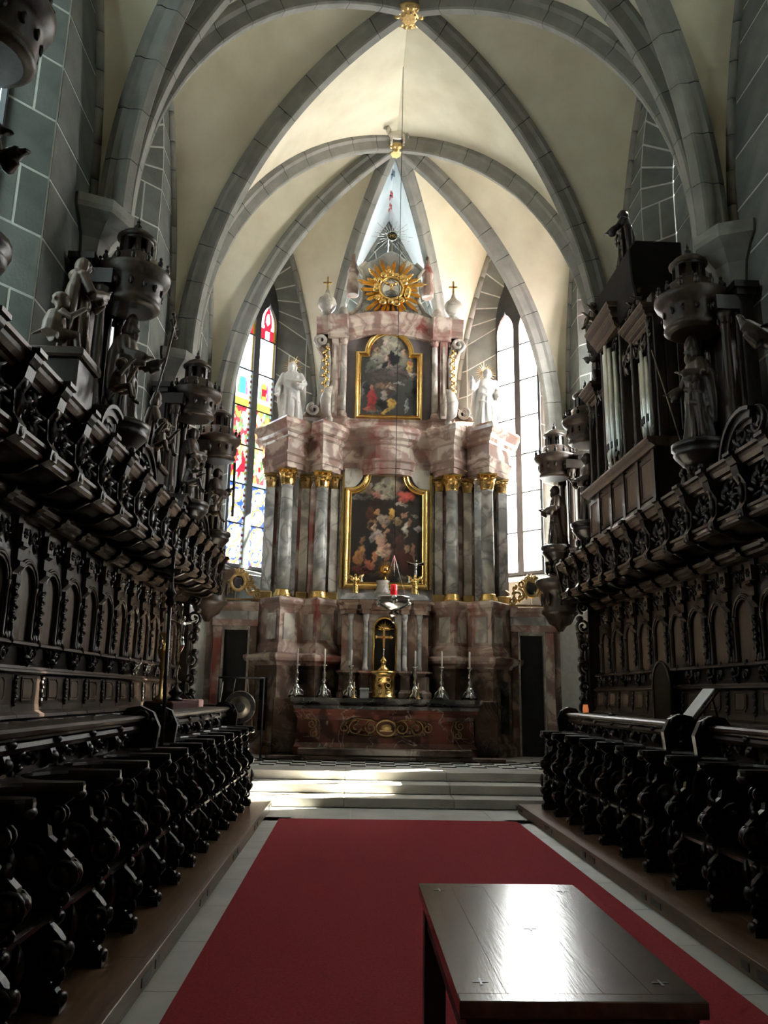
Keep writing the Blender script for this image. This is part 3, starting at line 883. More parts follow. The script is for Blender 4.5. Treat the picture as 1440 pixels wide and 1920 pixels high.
# ================================================================ panelling of the back row with its canopy
def arch_plate(w, h0, h1, spring, ow, n=12):
    """outline (y,z) plate with arched opening, as strips"""
    mb = MB(); r = ow
    def hole(z):
        return ow if z <= spring else sqrt(max(0, r*r-(z-spring)**2))
    zs = [h0 + (spring-h0)*i/2 for i in range(3)] + [spring + r*sin(pi/2*i/n) for i in range(1, n+1)] + [h1]
    for a, b in zip(zs[:-1], zs[1:]):
        ha, hb = (hole(a) if a < spring+r-1e-6 else 0), (hole(b) if b < spring+r-1e-6 else 0)
        for s in (-1, 1):
            if w - max(ha, hb) < 1e-4: continue
            q = [(s*ha, a), (s*w, a), (s*w, b), (s*hb, b)]
            mb.prism(q, 0.0, .03, 'x')
    return mb
def panel_meshes():
    d = {}
    hp = .325
    # leaning dado with raised field
    pr = [(.20,1.36),(.225,1.38),(.215,1.41),(.165,1.44),(.155,1.50),(.14,1.78),(.10,1.78),(.10,1.36)]
    d['dado'] = (MB().prism(pr, -hp+.004, hp-.004, 'y').mesh('dado'), 'wood_mid')
    o = [(-.13,1.535),(.10,1.535),(.14,1.57),(.145,1.71),(.10,1.745),(-.13,1.745)]
    mb = MB(); lean = lambda z: .155 - (z-1.5)*.055
    mb.loft([[(lean(z)+k, y*q, 1.64+(z-1.64)*q) for y, z in o] for k, q in ((0, 1.06), (.013, 1.06), (.013, .94), (.003, .90), (.003, .82), (.012, .78))], True, False)
    d['dado_field'] = (mb.mesh('dado_field'), 'wood_light')
    mb = MB()
    for i in range(6):
        z = 1.50 + i*.042
        leaf(mb, (lean(z)+.004, -hp+.03, z), .06, .05, pi/2+.5*(-1)**i, 'yz', .012, .02, 4); mb.ell((lean(z)+.012, -hp+.03, z), .018, 6, 4)
    d['dado_garland'] = (mb.mesh('dado_garland'), 'wood_dark')
    d['dado_ledge'] = (MB().prism([(.08,1.78),(.165,1.78),(.185,1.795),(.175,1.815),(.14,1.825),(.13,1.85),(.08,1.85)], -hp, hp, 'y').mesh('dado_ledge'), 'wood_mid')
    mb = MB().box(.03, .10, -hp, hp, 1.85, 2.03); d['strip_board'] = (mb.mesh('strip_board'), 'wood_dark')
    mb = MB(); foliage(mb, (.10, .0, 1.945), .46, .16, 16, 11, 'yz', .035, .014); d['strip_carving'] = (mb.mesh('strip_carving'), 'wood_dark')
    d['strip_ledge'] = (MB().prism([(.0,2.03),(.13,2.03),(.155,2.045),(.14,2.07),(.10,2.085),(.0,2.085)], -hp, hp, 'y').mesh('strip_ledge'), 'wood_mid')
    d['arch_panel'] = (MB().box(-.03, .0, -hp, hp, 2.08, 3.26).mesh('arch_panel'), 'wood_light')
    d['arch_plate'] = (arch_plate(hp, 2.09, 2.96, 2.62, .195).mesh('arch_plate'), 'wood_mid')
    mb = MB()
    for r, k in ((.195, .035), (.225, .045), (.25, .04)):
        mb.tube([(k, r*cos(pi*i/14), 2.62+r*sin(pi*i/14)) for i in range(15)], .014, 6)
    d['archivolt'] = (mb.mesh('archivolt'), 'wood_mid')
    for k, y in enumerate((-.295, -.225, .225, .295)):
        prf = [(.03,2.085),(.03,2.12),(.02,2.14),(.019,2.55),(.025,2.57),(.032,2.62)]
        d['colonnette%d' % k] = (MB().lathe(prf, 8, (.035, y, 0)).mesh('colonnette'), 'wood_mid')
    mb = MB().box(0, .05, hp-.055, hp+.055, 2.085, 3.26)
    d['pilaster'] = (mb.mesh('pilaster'), 'wood_dark')
    mb = MB().box(.05, .09, hp-.05, hp+.05, 2.60, 2.68)
    for i in range(8):
        z = 2.62 - i*.052
        leaf(mb, (.055, hp, z), .07, .06-.003*i, -pi/2+.7*(-1)**i, 'yz', .02, .03, 4); mb.ell((.07, hp, z), (.022,.022,.025), 6, 4)
    mb.ell((.07, hp, 2.20), (.025,.02,.045), 6, 5)
    d['carved_drop'] = (mb.mesh('carved_drop'), 'wood_dark')
    mb = MB().prism([(.05,2.70),(.07,2.72),(.11,2.76),(.11,2.80),(.08,2.82),(.08,2.92),(.12,2.95),(.12,2.98),(.05,2.98)], hp-.06, hp+.06, 'y')
    d['capital_block'] = (mb.mesh('capital_block'), 'wood_mid')
    mb = MB().box(.05, .105, hp-.075, hp+.075, 2.99, 3.16); d['rosette_block'] = (mb.mesh('rosette_block'), 'wood_light')
    mb = MB()
    for i in range(6):
        a = i*pi/3
        mb.ell((.11, hp+.035*cos(a), 3.075+.035*sin(a)), (.015,.018,.018), 6, 4)
    mb.ell((.115, hp, 3.075), .016, 6, 4)
    d['rosette'] = (mb.mesh('rosette'), 'wood_dark')
    mb = MB(); foliage(mb, (.02, .0, 3.08), .38, .18, 10, 21, 'yz', .03, .012); d['frieze_leaves'] = (mb.mesh('frieze_leaves'), 'wood_dark')
    pr = [(0,3.24),(.10,3.24),(.14,3.26),(.15,3.29),(.19,3.31),(.21,3.35),(.21,3.38),(0,3.38)]
    mb = MB().prism(pr, -hp+.06, hp-.06, 'y'); mb.prism([(a+(.06 if a else 0), b) for a, b in pr], hp-.06, hp+.06, 'y')
    d['middle_cornice'] = (mb.mesh('middle_cornice'), 'wood_mid')
    # soffit: ogee curve carrying the canopy
    so = [(.06,3.36),(.16,3.40),(.30,3.40),(.42,3.36),(.52,3.37),(.60,3.42),(.68,3.44)]
    mb = MB().prism(so + [(.68,3.47),(.06,3.47)], -hp, hp, 'y', True)
    mb.tube([(a, hp, b-.02) for a, b in so], [.03,.05,.045,.04,.045,.05,.03], 6)
    d['soffit'] = (mb.mesh('soffit'), 'wood_dark')
    mb = MB().prism([(.60,3.42),(.70,3.40),(.735,3.42),(.735,3.445),(.71,3.46),(.73,3.49),(.75,3.50),(.75,3.53),(.70,3.55),(.60,3.55)], -hp+.07, hp-.07, 'y')
    d['lower_moulding'] = (mb.mesh('lower_moulding'), 'wood_light')
    d['frieze_board'] = (MB().box(.62, .66, -hp, hp, 3.46, 3.95).mesh('frieze_board'), 'wood_dark')
    mb = MB(); foliage(mb, (.66, 0, 3.74), .40, .30, 20, 33, 'yz', .05, .018)
    mb.ell((.68,0,3.74), (.04,.05,.06), 8, 6)
    d['frieze_carving'] = (mb.mesh('frieze_carving'), 'wood_dark')
    mb = MB().prism([(.62,3.40),(.72,3.38),(.79,3.42),(.80,3.50),(.75,3.58),(.74,3.75),(.80,3.85),(.82,3.94),(.62,3.94)], hp-.07, hp+.07, 'y')
    mb.ell((.78,hp,3.46), (.03,.05,.05), 8, 6); mb.ell((.77,hp,3.84), (.03,.05,.06), 8, 6)
    leaf(mb, (.745,hp,3.55), .24, .09, pi/2, 'yz', .02, .03)
    d['console'] = (mb.mesh('console'), 'wood_dark')
    pr = [(.62,3.92),(.70,3.92),(.72,3.945),(.76,3.955),(.79,4.0),(.80,4.03),(.83,4.04),(.83,4.075),(.0,4.075),(.0,4.03),(.62,4.03)]
    mb = MB().prism(pr, -hp+.075, hp-.075, 'y'); d['cornice'] = (mb.mesh('cornice'), 'wood_light')
    mb = MB().prism([(a+(.06 if a > .65 else 0), b+.003) for a, b in pr], hp-.075, hp+.075, 'y'); d['cornice_break'] = (mb.mesh('cornice_break'), 'wood_dark')
    return d
PM = panel_meshes()
NB = 17
for sx, sd in ((-1, 'gong'), (1, 'organ')):
    t = thing('stall_panelling', 'tall carved wooden panelling with jutting canopy above the back row, %s side' % sd, 'panelling', (sx*3.90, 0, 0), 0 if sx < 0 else pi)
    for k in range(NB):
        yc = 14.35 - .65*k
        b = bpy.data.objects.new('panel_bay', None); COL.objects.link(b); b.parent = t; b.empty_display_size = .1
        b.location = (0, yc if sx < 0 else -yc, 0)
        for nm, (me, mt) in PM.items(): link(nm.rstrip('0123'), me, mt, b)
    hz = MB().box(-.17, -.03, 3.0, 14.68, .3, 4.06)
    o = part('back_wall', hz if sx < 0 else MB().box(-.17, -.03, -14.68, -3.0, .3, 4.06), 'wood_dark', t)
    e0 = MB().prism([(-.17,.30),(.5,.30),(.52,1.2),(.40,1.42),(.24,1.6),(.22,3.3),(.5,3.42),(.68,3.5),(.8,4.07),(-.17,4.07)], 14.69, 14.75, 'y')
    if sx > 0: e0 = MB().merge(e0, Matrix.Rotation(0, 4, 'Z') @ Matrix.Translation((0, -29.44, 0)))
    part('end_panel', e0, 'wood_dark', t)
    # scrolls along the altar-side edge
    mb = MB(); ye = 14.78 if sx < 0 else -14.78
    for z, r in ((1.5,.13),(1.85,.10),(2.2,.13),(2.6,.10),(2.95,.14),(3.3,.11)):
        mb.tube(spiral((.30, ye, z), r, 1.5, 1, -pi/2, 18, 'xz'), .03, 6)
        mb.ell((.36, ye, z+.14), (.07,.05,.06), 8, 6)
    part('end_scrolls', mb, 'wood_dark', t)

# ================================================================ figures
def fuse(mb, voxel, name='figure', smooth=1):
    me = mb.mesh(name + '_raw'); o = bpy.data.objects.new('tmp', me); COL.objects.link(o)
    r = o.modifiers.new('r', 'REMESH'); r.mode = 'VOXEL'; r.voxel_size = voxel; r.use_smooth_shade = True
    s = o.modifiers.new('s', 'SMOOTH'); s.factor = .35; s.iterations = smooth
    dg = bpy.context.evaluated_depsgraph_get()
    out = bpy.data.meshes.new_from_object(o.evaluated_get(dg)); out.name = name
    bpy.data.objects.remove(o); bpy.data.meshes.remove(me)
    return out
def hand(mb, w, d, k=1.0):
    """palm and five fingers at wrist w pointing along d"""
    w = Vector(w); d = Vector(d).normalized()
    a = d.cross(Vector((0,0,1)))
    a = a.normalized() if a.length > .1 else Vector((1,0,0)); b = a.cross(d)
    mb.ell(w + d*.035*k, (.03*k, .03*k, .03*k), 8, 6)
    for i in range(4):
        o = a*((i-1.5)*.016*k); L = (.055, .066, .062, .048)[i]*k
        mb.tube([w + d*.045*k + o, w + d*(.045*k+L*.55) + o*1.1 + b*.004, w + d*(.045*k+L) + o*1.15 - b*.012*k], [.010*k, .009*k, .007*k], 6)
    mb.tube([w + d*.02*k - a*.025*k, w + d*.045*k - a*.045*k, w + d*.07*k - a*.048*k], [.011*k,.010*k,.008*k], 6)
def figure(H, arms, folds=11, seed=0, hat=None, hood=False, lean=0.0, tilt=0.0, cape=True, skirt=1.0, beard=False):
    """a standing robed figure, facing -y, feet at the origin; arms = ((elbow, wrist, handdir), ...)"""
    mb = MB(); rnd = random.Random(seed); ph = rnd.uniform(0, 6)
    prof = [(0,.165,.125,.16),(.03,.17,.13,.19),(.15,.15,.115,.19),(.30,.135,.105,.17),(.42,.128,.10,.14),(.52,.118,.09,.09),(.58,.112,.085,.06),(.66,.125,.092,.05),(.73,.138,.085,.02),(.775,.125,.07,0),(.80,.085,.055,0),(.825,.045,.042,0)]
    rings = []
    for z, rx, ry, am in prof:
        ring = []
        for i in range(44):
            a = 2*pi*i/44
            k = 1 + am*(sin(folds*a + ph + z*3) + .5*sin((folds*2-3)*a + ph*2 - z*6))
            sk = skirt if z < .45 else 1
            ring.append((H*(rx*k*cos(a)*sk + lean*z*z), H*(ry*k*sin(a)*sk) - H*.02*z, H*z))
        rings.append(ring)
    mb.loft(rings, True, True)
    hx = lean*.8; hc = Vector((H*(hx+tilt*.03), -H*.03, H*.905))
    mb.tube([(H*hx, -H*.015, H*.80), hc - Vector((0,0,H*.03))], [H*.045, H*.038], 10)
    mb.ell(hc, (H*.050, H*.060, H*.070), 14, 10)
    mb.ell(hc + Vector((0, -H*.022, -H*.045)), (H*.034, H*.036, H*.03), 10, 8)
    mb.tube([hc + Vector((0,-H*.056,H*.012)), hc + Vector((0,-H*.074,-H*.012)), hc + Vector((0,-H*.056,-H*.02))], [H*.008,H*.012,H*.008], 6)
    mb.tube([hc + Vector((-H*.03,-H*.052,H*.016)), hc + Vector((H*.03,-H*.052,H*.016))], H*.010, 6)
    mb.tube([hc + Vector((-H*.018,-H*.057,-H*.036)), hc + Vector((H*.018,-H*.057,-H*.036))], H*.007, 6)
    for s in (-1, 1): mb.ell(hc + Vector((s*H*.050, .0, -H*.005)), (H*.010,H*.016,H*.022), 6, 6)
    mb.ell(hc + Vector((0, H*.014, H*.020)), (H*.057, H*.060, H*.060), 12, 8)
    for q in range(9):
        a = -.35 + q*(pi+.7)/8; w = Vector((cos(a)*H*.054, H*.012+sin(a)*H*.056, 0))
        mb.tube([hc + w*.9 + Vector((0,0,H*.045)), hc + w*1.1 + Vector((0,0,-H*.01)), hc + w*1.05 + Vector((0,0,-H*.06))], [H*.012,H*.017,H*.010], 6)
    for q in range(3):
        zz = .40+.12*q; mb.tube([(H*(.13-.01*q)*cos(t)*1.02, -H*(.095)*sin(t)*1.12, H*(zz+.13*(t-1.5)*.4)) for t in [.2+.35*k for k in range(8)]], [H*.008,H*.016,H*.02,H*.02,H*.018,H*.016,H*.014,H*.006], 6)
    if beard: mb.ell(hc + Vector((0,-H*.045,-H*.075)), (H*.034,H*.03,H*.05), 10, 8)
    if hood:
        mb.ell(hc + Vector((0, H*.03, -H*.02)), (H*.07,H*.06,H*.085), 12, 8); mb.ell((H*hx, H*.02, H*.80), (H*.11,H*.08,H*.05), 12, 8)
    if hat == 'mitre':
        mb.loft([[(hc.x + H*w*cos(2*pi*i/16), hc.y + H*d*sin(2*pi*i/16), hc.z + H*z) for i in range(16)] for w, d, z in ((.056,.062,.035),(.062,.066,.05),(.066,.058,.10),(.045,.035,.145),(.008,.008,.175))], True, True)
    if hat == 'tiara':
        mb.lathe([(H*.06,.03*H),(H*.068,.045*H),(H*.06,.06*H),(H*.062,.09*H),(H*.05,.11*H),(H*.035,.14*H),(H*.01,.16*H)], 14, hc)
    if cape:
        for s in (-1, 1):
            mb.tube([(s*H*.10+H*lean*.6, H*.04, H*.77), (s*H*.16+H*lean*.4, H*.06, H*.6), (s*H*.17, H*.07, H*.4), (s*H*.15, H*.08, H*.15)], [H*.04,H*.055,H*.05,H*.03], 8)
    for s, (el, wr, hd) in zip((-1, 1), arms):
        sh = Vector((s*H*.125 + H*lean*.6, -H*.01, H*.755)); el = Vector(el)*H; wr = Vector(wr)*H
        mb.tube([sh, sh.lerp(el, .5), el], [H*.050, H*.050, H*.046], 9); mb.ell(sh, H*.052, 10, 8)
        mid = el.lerp(wr, .55); mb.tube([el, mid, wr], [H*.046, H*.05, H*.040], 9)
        mb.tube([el.lerp(wr,.4), el.lerp(wr,.6)+Vector((0,0,-H*.07)), wr+Vector((0,0,-H*.06))], [H*.04,H*.045,H*.02], 7)
        mb.tube([wr - (wr-el).normalized()*H*.02, wr + (wr-el).normalized()*H*.02], H*.022, 7)
        hand(mb, wr, hd, H*.72)
    for s in (-1, 1): mb.ell((s*H*.05, -H*.12, H*.02), (H*.035,H*.06,H*.022), 8, 6)
    return mb
def rays(mb, c, r0, r1, n, w, plane='xz', var=.25, seed=3, th=.012):
    rnd = random.Random(seed)
    for i in range(n):
        a = 2*pi*i/n; L = r0 + (r1-r0)*(1-rnd.random()*var)
        d = (cos(a), sin(a)); e = (-sin(a), cos(a))
        def P(u, v, h): return (c[0]+d[0]*u+e[0]*v, c[1]+h, c[2]+d[1]*u+e[1]*v)
        mb.add([P(r0,-w/2,0), P(r0,w/2,0), P(L,0,0), P(r0,0,-th), P(r0,0,th)], [(0,3,2), (3,1,2), (1,4,2), (4,0,2), (0,4,1,3)])

# ================================================================ painted canvases
def canvas(name, hwf, z0, z1, y, blobs, conv, parent, base, seed, nx=120, nz=170):
    rnd = random.Random(seed)
    Bq = []
    for b in blobs:
        cx, cy, rx, ry = b[:4]; rot = b[4] if len(b) == 6 else 0; c = b[-1]
        Bq.append((cx, cy, rx, ry, cos(rot), sin(rot), [x*.78 for x in c]))
        for q in range(4):
            f = rnd.uniform(.25, .95); a = rnd.uniform(-.6, .9); k = rnd.uniform(.3, .55)
            r2 = rot + rnd.uniform(-.9, .9); ox, oy = rnd.uniform(-.55, .55)*rx, rnd.uniform(-.55, .55)*ry
            f = f if (ox + oy) > 0 else f + .25
            j = [rnd.uniform(.85, 1.15) for _ in range(3)]
            Bq.append((cx+ox, cy+oy, rx*k, ry*k*.7, cos(r2), sin(r2), [c[m]*.8*f*j[m] for m in range(3)]))
    vs = []; cols = []
    for j in range(nz+1):
        q = j/nz; z = z0 + (z1-z0)*q; w = hwf(z)
        for i in range(nx+1):
            s = -1+2*i/nx; x = w*s; vs.append((x, y, z))
            X, Y = conv(x, z)
            X += 14*sin(Y*.031+X*.011)+9*sin(Y*.083+1); Y += 12*sin(X*.037)+8*sin(X*.091+Y*.05)
            col = list(base)
            for cx, cy, rx, ry, ca, sa, c in Bq:
                dx, dy = X-cx, Y-cy
                u = (dx*ca+dy*sa)/rx; v = (-dx*sa+dy*ca)/ry
                d = u*u+v*v
                if d < 1.5:
                    k = min(1, max(0, (1.4-d)/.95)); k = k*k*(3-2*k); sh = 1.0 + .38*(-u*.6 - v*.7)
                    for m in range(3): col[m] += (c[m]*sh - col[m])*k
            f = .86 + .28*h2(i*.37, j*.41, seed)
            cols.append([max(0, x*f) for x in col])
    fs = [(j*(nx+1)+i, j*(nx+1)+i+1, (j+1)*(nx+1)+i+1, (j+1)*(nx+1)+i) for j in range(nz) for i in range(nx)]
    me = bpy.data.meshes.new(name); me.from_pydata(vs, [], fs)
    ca = me.color_attributes.new('Col', 'FLOAT_COLOR', 'POINT')
    ca.data.foreach_set('color', [x for c in cols for x in (*c, 1)])
    return link(name, me, 'painting', parent)
RXZ = Matrix(((1,0,0,0),(0,0,-1,0),(0,1,0,0),(0,0,0,1)))
def frame_xz(outline, prof, y):
    m = MB().sweep(outline, prof, closed=True)
    return MB().merge(m, Matrix.Translation((0, y, 0)) @ RXZ)
FPROF = [(-.015,0),(-.015,.05),(.0,.075),(.03,.06),(.045,.085),(.075,.10),(.10,.085),(.105,.055),(.14,.05),(.15,0)]

# ================================================================ high altar: retable
RT = thing('altar_retable', 'towering pink and grey marble baroque retable with columns and gilding', 'altarpiece', (0, 17.2, .43))
RB = Vector((0, 17.2, .43))
def rp(name, mb, mat, parent=None, bevel=0, label=None):
    mb.v = [(x-RB.x, y-RB.y, z-RB.z) for x, y, z in mb.v]
    return part(name, mb, mat, parent or RT, bevel=bevel, label=label)
LP = [(-2.86,18.1),(-2.80,17.42),(-2.57,17.18),(-2.21,16.70),(-1.86,17.06),(-1.79,17.22),(-1.45,16.88),(-1.11,17.22),(-1.02,17.42)]
def full_path(center): return LP + center + [(-x, y) for x, y in reversed(LP)]
C_FLAT = [(1e-3*0-.6,17.42),(.6,17.42)]
C_BULGE = [(-.62,17.40),(-.50,17.24),(-.28,17.14),(0,17.11),(.28,17.14),(.50,17.24),(.62,17.40)]
def prof_band(z0, z1, steps, back=-.25):
    return [(back, z0)] + steps + [(back, z1)]
# lower plinth zone
rp('plinth', MB().sweep(full_path(C_FLAT), prof_band(.43, 2.20, [(.16,.43),(.16,.60),(.12,.66),(.06,.70),(.06,2.12),(.09,2.20)])), 'marble_brown')
rp('plinth_cornice', MB().sweep(full_path(C_FLAT), prof_band(2.20, 2.46, [(.09,2.20),(.12,2.26),(.19,2.30),(.22,2.36),(.22,2.42),(.12,2.46)])), 'marble_pink')
# column pedestals
rp('pedestals', MB().sweep(full_path(C_FLAT), prof_band(2.46, 3.40, [(.08,2.46),(.08,2.56),(.03,2.64),(0,2.68),(0,3.34),(.02,3.40)])), 'marble_pink')
rp('pedestal_cornice', MB().sweep(full_path(C_FLAT), prof_band(3.40, 3.62, [(.02,3.40),(.05,3.44),(.10,3.48),(.12,3.54),(.12,3.58),(.06,3.62)])), 'marble_pink')
for s in (-1, 1):
    for cx, cy in ((2.21, 17.05), (1.45, 17.22)):
        for fx in (-1, 1):
            a = fx*pi/4; w = .30
            m = MB().box(-w/2, w/2, -.012, .0, 2.74, 3.28)
            off = Vector((fx*.178, -.178, 0))
            rp('inlay_panel', MB().merge(m, Matrix.Translation(Vector((s*cx, cy, 0)) + off*1.02) @ Matrix.Rotation(a, 4, 'Z')), 'marble_pale')
    m = MB().box(-.22, .22, -.015, 0, .9, 1.95)
    rp('niche_panel', MB().merge(m, Matrix.Translation((s*2.42, 16.90, 0)) @ Matrix.Rotation(-s*pi/4*1.05, 4, 'Z')), 'marble_black')
# back wall of the main storey
rp('back_slab', MB().box(-2.72, 2.72, 17.62, 17.95, 3.62, 6.5), 'marble_pink')
rp('centre_slab', MB().box(-1.06, 1.06, 17.42, 17.62, 3.60, 6.52), 'marble_pale')
for s in (-1, 1):
    a = 1.35 if s > 0 else -1.35-.0
    rp('recess_slab', MB().box(min(s*1.3, s*1.72), max(s*1.3, s*1.72), 17.56, 17.62, 3.66, 6.45), 'marble_pink')
    rp('recess_slab', MB().box(min(s*2.0, s*2.45), max(s*2.0, s*2.45), 17.56, 17.62, 3.66, 6.45), 'marble_grey')
def capital(c, r, h, n=8):
    g = MB().lathe([(r*.95,0),(r*1.08,.02),(r*.98,.045),(r*.95,h*.3),(r*1.0,h*.7),(r*1.25,h*.88)], 16, c)
    for row, (zz, k, L) in enumerate(((.04, 1.0, h*.42), (h*.34, 1.06, h*.42))):
        for i in range(n):
            a = 2*pi*(i+.5*row)/n; d = Vector((cos(a), sin(a), 0)); e = Vector((-sin(a), cos(a), 0)); b = Vector(c) + d*r*k + Vector((0,0,zz))
            w = r*.40
            pts = [(0,0,1),(.01,L*.5,1.1),(.03,L*.85,.9),(.07,L,.6),(.085,L*.86,.3)]
            vs = []
            for o, z, q in pts: vs += [b + d*o*r*8 - e*w*q + Vector((0,0,z)), b + d*(o*r*8+.012) + Vector((0,0,z)), b + d*o*r*8 + e*w*q + Vector((0,0,z))]
            fs = []
            for m in range(len(pts)-1):
                fs += [(m*3,m*3+1,m*3+4,m*3+3),(m*3+1,m*3+2,m*3+5,m*3+4)]
            g.add(vs, fs, True)
    for i in range(4):
        a = pi/4 + i*pi/2; d = (cos(a), sin(a))
        p = (c[0]+d[0]*r*1.5, c[1]+d[1]*r*1.5, c[2]+h*.80)
        g.tube(spiral(p, h*.14, 1.3, 1 if d[0] > 0 else -1, pi/2, 12, 'xz'), h*.05, 6)
    g.merge(MB().box(-r*1.5, r*1.5, -r*1.5, r*1.5, h*.88, h), Matrix.Translation(c))
    return g
CAPM = {}
def column(cx, cy, r, z0, z1, zb, zc, mat, base_mat='gold', cap_mat='gold', pn='column'):
    e = rp(pn, MB().lathe([(r, zb), (r*1.02, zb+(zc-zb)*.35), (r*.88, zc-.03), (r*.95, zc-.02), (r*.95, zc)], 22, (cx, cy, 0)), mat)
    rp('column_base', MB().lathe([(r*1.5, z0), (r*1.5, z0+.05), (r*1.38, z0+.06), (r*1.42, z0+.09), (r*1.15, z0+.12), (r*1.2, z0+.15), (r*1.02, zb)], 22, (cx, cy, 0)), base_mat, e)
    rp('capital', capital((cx, cy, zc), r*.95, z1-zc), cap_mat, e)
    return e
for s in (-1, 1):
    column(s*2.21, 17.05, .142, 3.62, 6.46, 3.80, 6.10, 'marble_grey')
    column(s*1.45, 17.22, .142, 3.62, 6.46, 3.80, 6.10, 'marble_grey')
    for px, w, py in ((2.62,.15,17.45), (1.83,.13,17.50), (1.17,.13,17.46)):
        e = rp('pilaster', MB().box(s*px-w*.7, s*px+w*.7, py-.08, py+.14, 3.8, 6.14), 'marble_pale' if px != 2.62 else 'marble_grey', bevel=.01)
        rp('pilaster_base', MB().box(s*px-w, s*px+w, py-.14, py+.14, 3.62, 3.80), 'gold_old', e, bevel=.02)
        rp('capital', capital((s*px, py+.02, 6.14), .10, .32), 'gold_old', e)
# entablature in three courses following the zigzag
P2 = full_path(C_BULGE)
rp('architrave', MB().sweep(P2, prof_band(6.46, 6.80, [(-.02,6.46),(-.02,6.58),(.01,6.59),(.01,6.72),(.05,6.76),(.05,6.80)])), 'marble_pink')
rp('frieze', MB().sweep(P2, prof_band(6.80, 7.12, [(-.01,6.80),(-.01,7.12)])), 'marble_pink')
rp('cornice', MB().sweep(P2, prof_band(7.12, 7.52, [(.0,7.12),(.05,7.15),(.06,7.22),(.15,7.26),(.19,7.34),(.24,7.38),(.24,7.46),(.20,7.52)], -.9)), 'marble_pink')
# attic below the upper picture
rp('attic', MB().sweep([(-1.5,17.9),(-1.48,17.22),(-1.0,17.22),(-.9,17.36),(.9,17.36),(1.0,17.22),(1.48,17.22),(1.5,17.9)], prof_band(7.5, 7.80, [(.08,7.5),(.08,7.58),(.02,7.62),(0,7.75),(.05,7.80)])), 'marble_pink')
# upper storey
rp('upper_back', MB().box(-1.5, 1.5, 17.5, 17.85, 7.7, 10.2), 'marble_pink')
rp('upper_panel', MB().box(-.98, .98, 17.44, 17.5, 7.80, 10.12), 'panel_violet')
for s in (-1, 1):
    column(s*1.06, 17.30, .075, 7.80, 9.78, 7.92, 9.58, 'marble_pale', 'marble_pink', 'marble_pink', 'upper_column')
    rp('upper_pilaster', MB().box(s*1.27-.09, s*1.27+.09, 17.26, 17.5, 7.8, 9.75), 'marble_pink', bevel=.02)
    rp('pilaster_strip', MB().box(s*1.27-.03, s*1.27+.03, 17.235, 17.26, 7.9, 9.6), 'marble_pale')
    # scrolled bracket with gilded garland
    o = [(1.36,7.8),(1.98,7.8),(1.92,7.92),(1.78,7.98),(1.62,8.10),(1.52,8.4),(1.50,8.9),(1.54,9.3),(1.66,9.5),(1.74,9.65),(1.70,9.82),(1.58,9.88),(1.36,9.86)]
    rp('volute_bracket', MB().prism([(s*a, b) for a, b in o], 17.30, 17.58, 'y'), 'marble_brown', bevel=.02)
    v = MB()
    v.tube(spiral((s*1.60, 17.28, 9.68), .16, 1.5, s, -pi/2, 20, 'xz'), .045, 7); v.tube(spiral((s*1.72, 17.28, 7.98), .15, 1.5, -s, pi/2, 20, 'xz'), .04, 7)
    v.tube([(s*1.44,17.27,9.6), (s*1.40,17.26,9.2), (s*1.42,17.26,8.6), (s*1.5,17.26,8.25)], [.03,.05,.05,.03], 7)
    rp('volute', v, 'marble_pale')
    g = MB()
    for i in range(13):
        z = 9.5 - i*.095
        leaf(g, (s*1.47, 17.24, z), .12, .10, -pi/2 + .8*(-1)**i, 'xz', .02, .04, 4); g.ell((s*1.47, 17.22, z), .03, 7, 5)
    rp('gilded_garland', g, 'gold')
    # big white shell volute between storey and statue
    v = MB(); v.tube([(s*1.32,17.16,8.5),(s*1.40,17.05,8.35),(s*1.44,17.0,8.1),(s*1.42,17.0,7.85),(s*1.34,17.05,7.72)], [.03,.10,.13,.12,.05], 9)
    v.ell((s*1.35,17.1,7.68), (.09,.08,.09), 10, 8)
    rp('shell_volute', v, 'marble_pale')
    # urn and cross finial
    u = MB().lathe([(.16,10.26),(.18,10.32),(.10,10.38),(.12,10.42),(.20,10.52),(.23,10.64),(.19,10.76),(.10,10.84),(.06,10.9),(.035,11.0)], 16, (s*1.50, 17.32, 0))
    uo = rp('urn', u, 'marble_pale')
    c = MB().box(s*1.5-.022, s*1.5+.022, 17.30, 17.34, 10.98, 11.32); c.box(s*1.5-.085, s*1.5+.085, 17.30, 17.34, 11.16, 11.20)
    for dx, dz in ((-.085,11.18),(.085,11.18),(0,11.32)): c.ell((s*1.5+dx, 17.32, dz), .028, 7, 5)
    rp('finial_cross', c, 'gold_old', uo)
    k = MB().lathe([(.09,10.26),(.12,10.32),(.14,10.4),(.09,10.5),(.03,10.54)], 12, (s*1.10, 17.25, 0)); rp('finial_knob', k, 'marble_pale')
def topz(x):
    return .17*max(0, cos(min(1, abs(x)/.98)*pi/2))**.8 if abs(x) < .98 else 0
xs = [-1.72,-1.45,-1.40,-1.0,-.97] + [-.9+.1*i for i in range(19)] + [.97,1.0,1.40,1.45,1.72]
rings = []
for x in xs:
    f = -.10 if (.98 <= abs(x) <= 1.42) else (.02 if abs(x) < .98 else 0)
    dz = topz(x)
    rings.append([(x, 17.85, 9.75+dz)] + [(x, 17.30+f-o, z+dz) for o, z in ((0,9.75),(0,9.85),(.05,9.88),(.05,10.0),(.12,10.05),(.18,10.14),(.20,10.24),(.12,10.28))] + [(x, 17.85, 10.28+dz)])
rp('upper_cornice', MB().loft(rings, True, False), 'marble_pink')
half = [(1.16,10.28),(.98,10.36),(.80,10.52),(.68,10.78),(.62,11.1),(.66,11.45),(.78,11.62),(.60,11.78),(.34,11.92),(.16,12.06),(0,12.14)]
rp('gable', MB().prism([(-x, z) for x, z in half] + [(x, z) for x, z in reversed(half[:-1])], 17.36, 17.62, 'y'), 'marble_grey', bevel=.03)
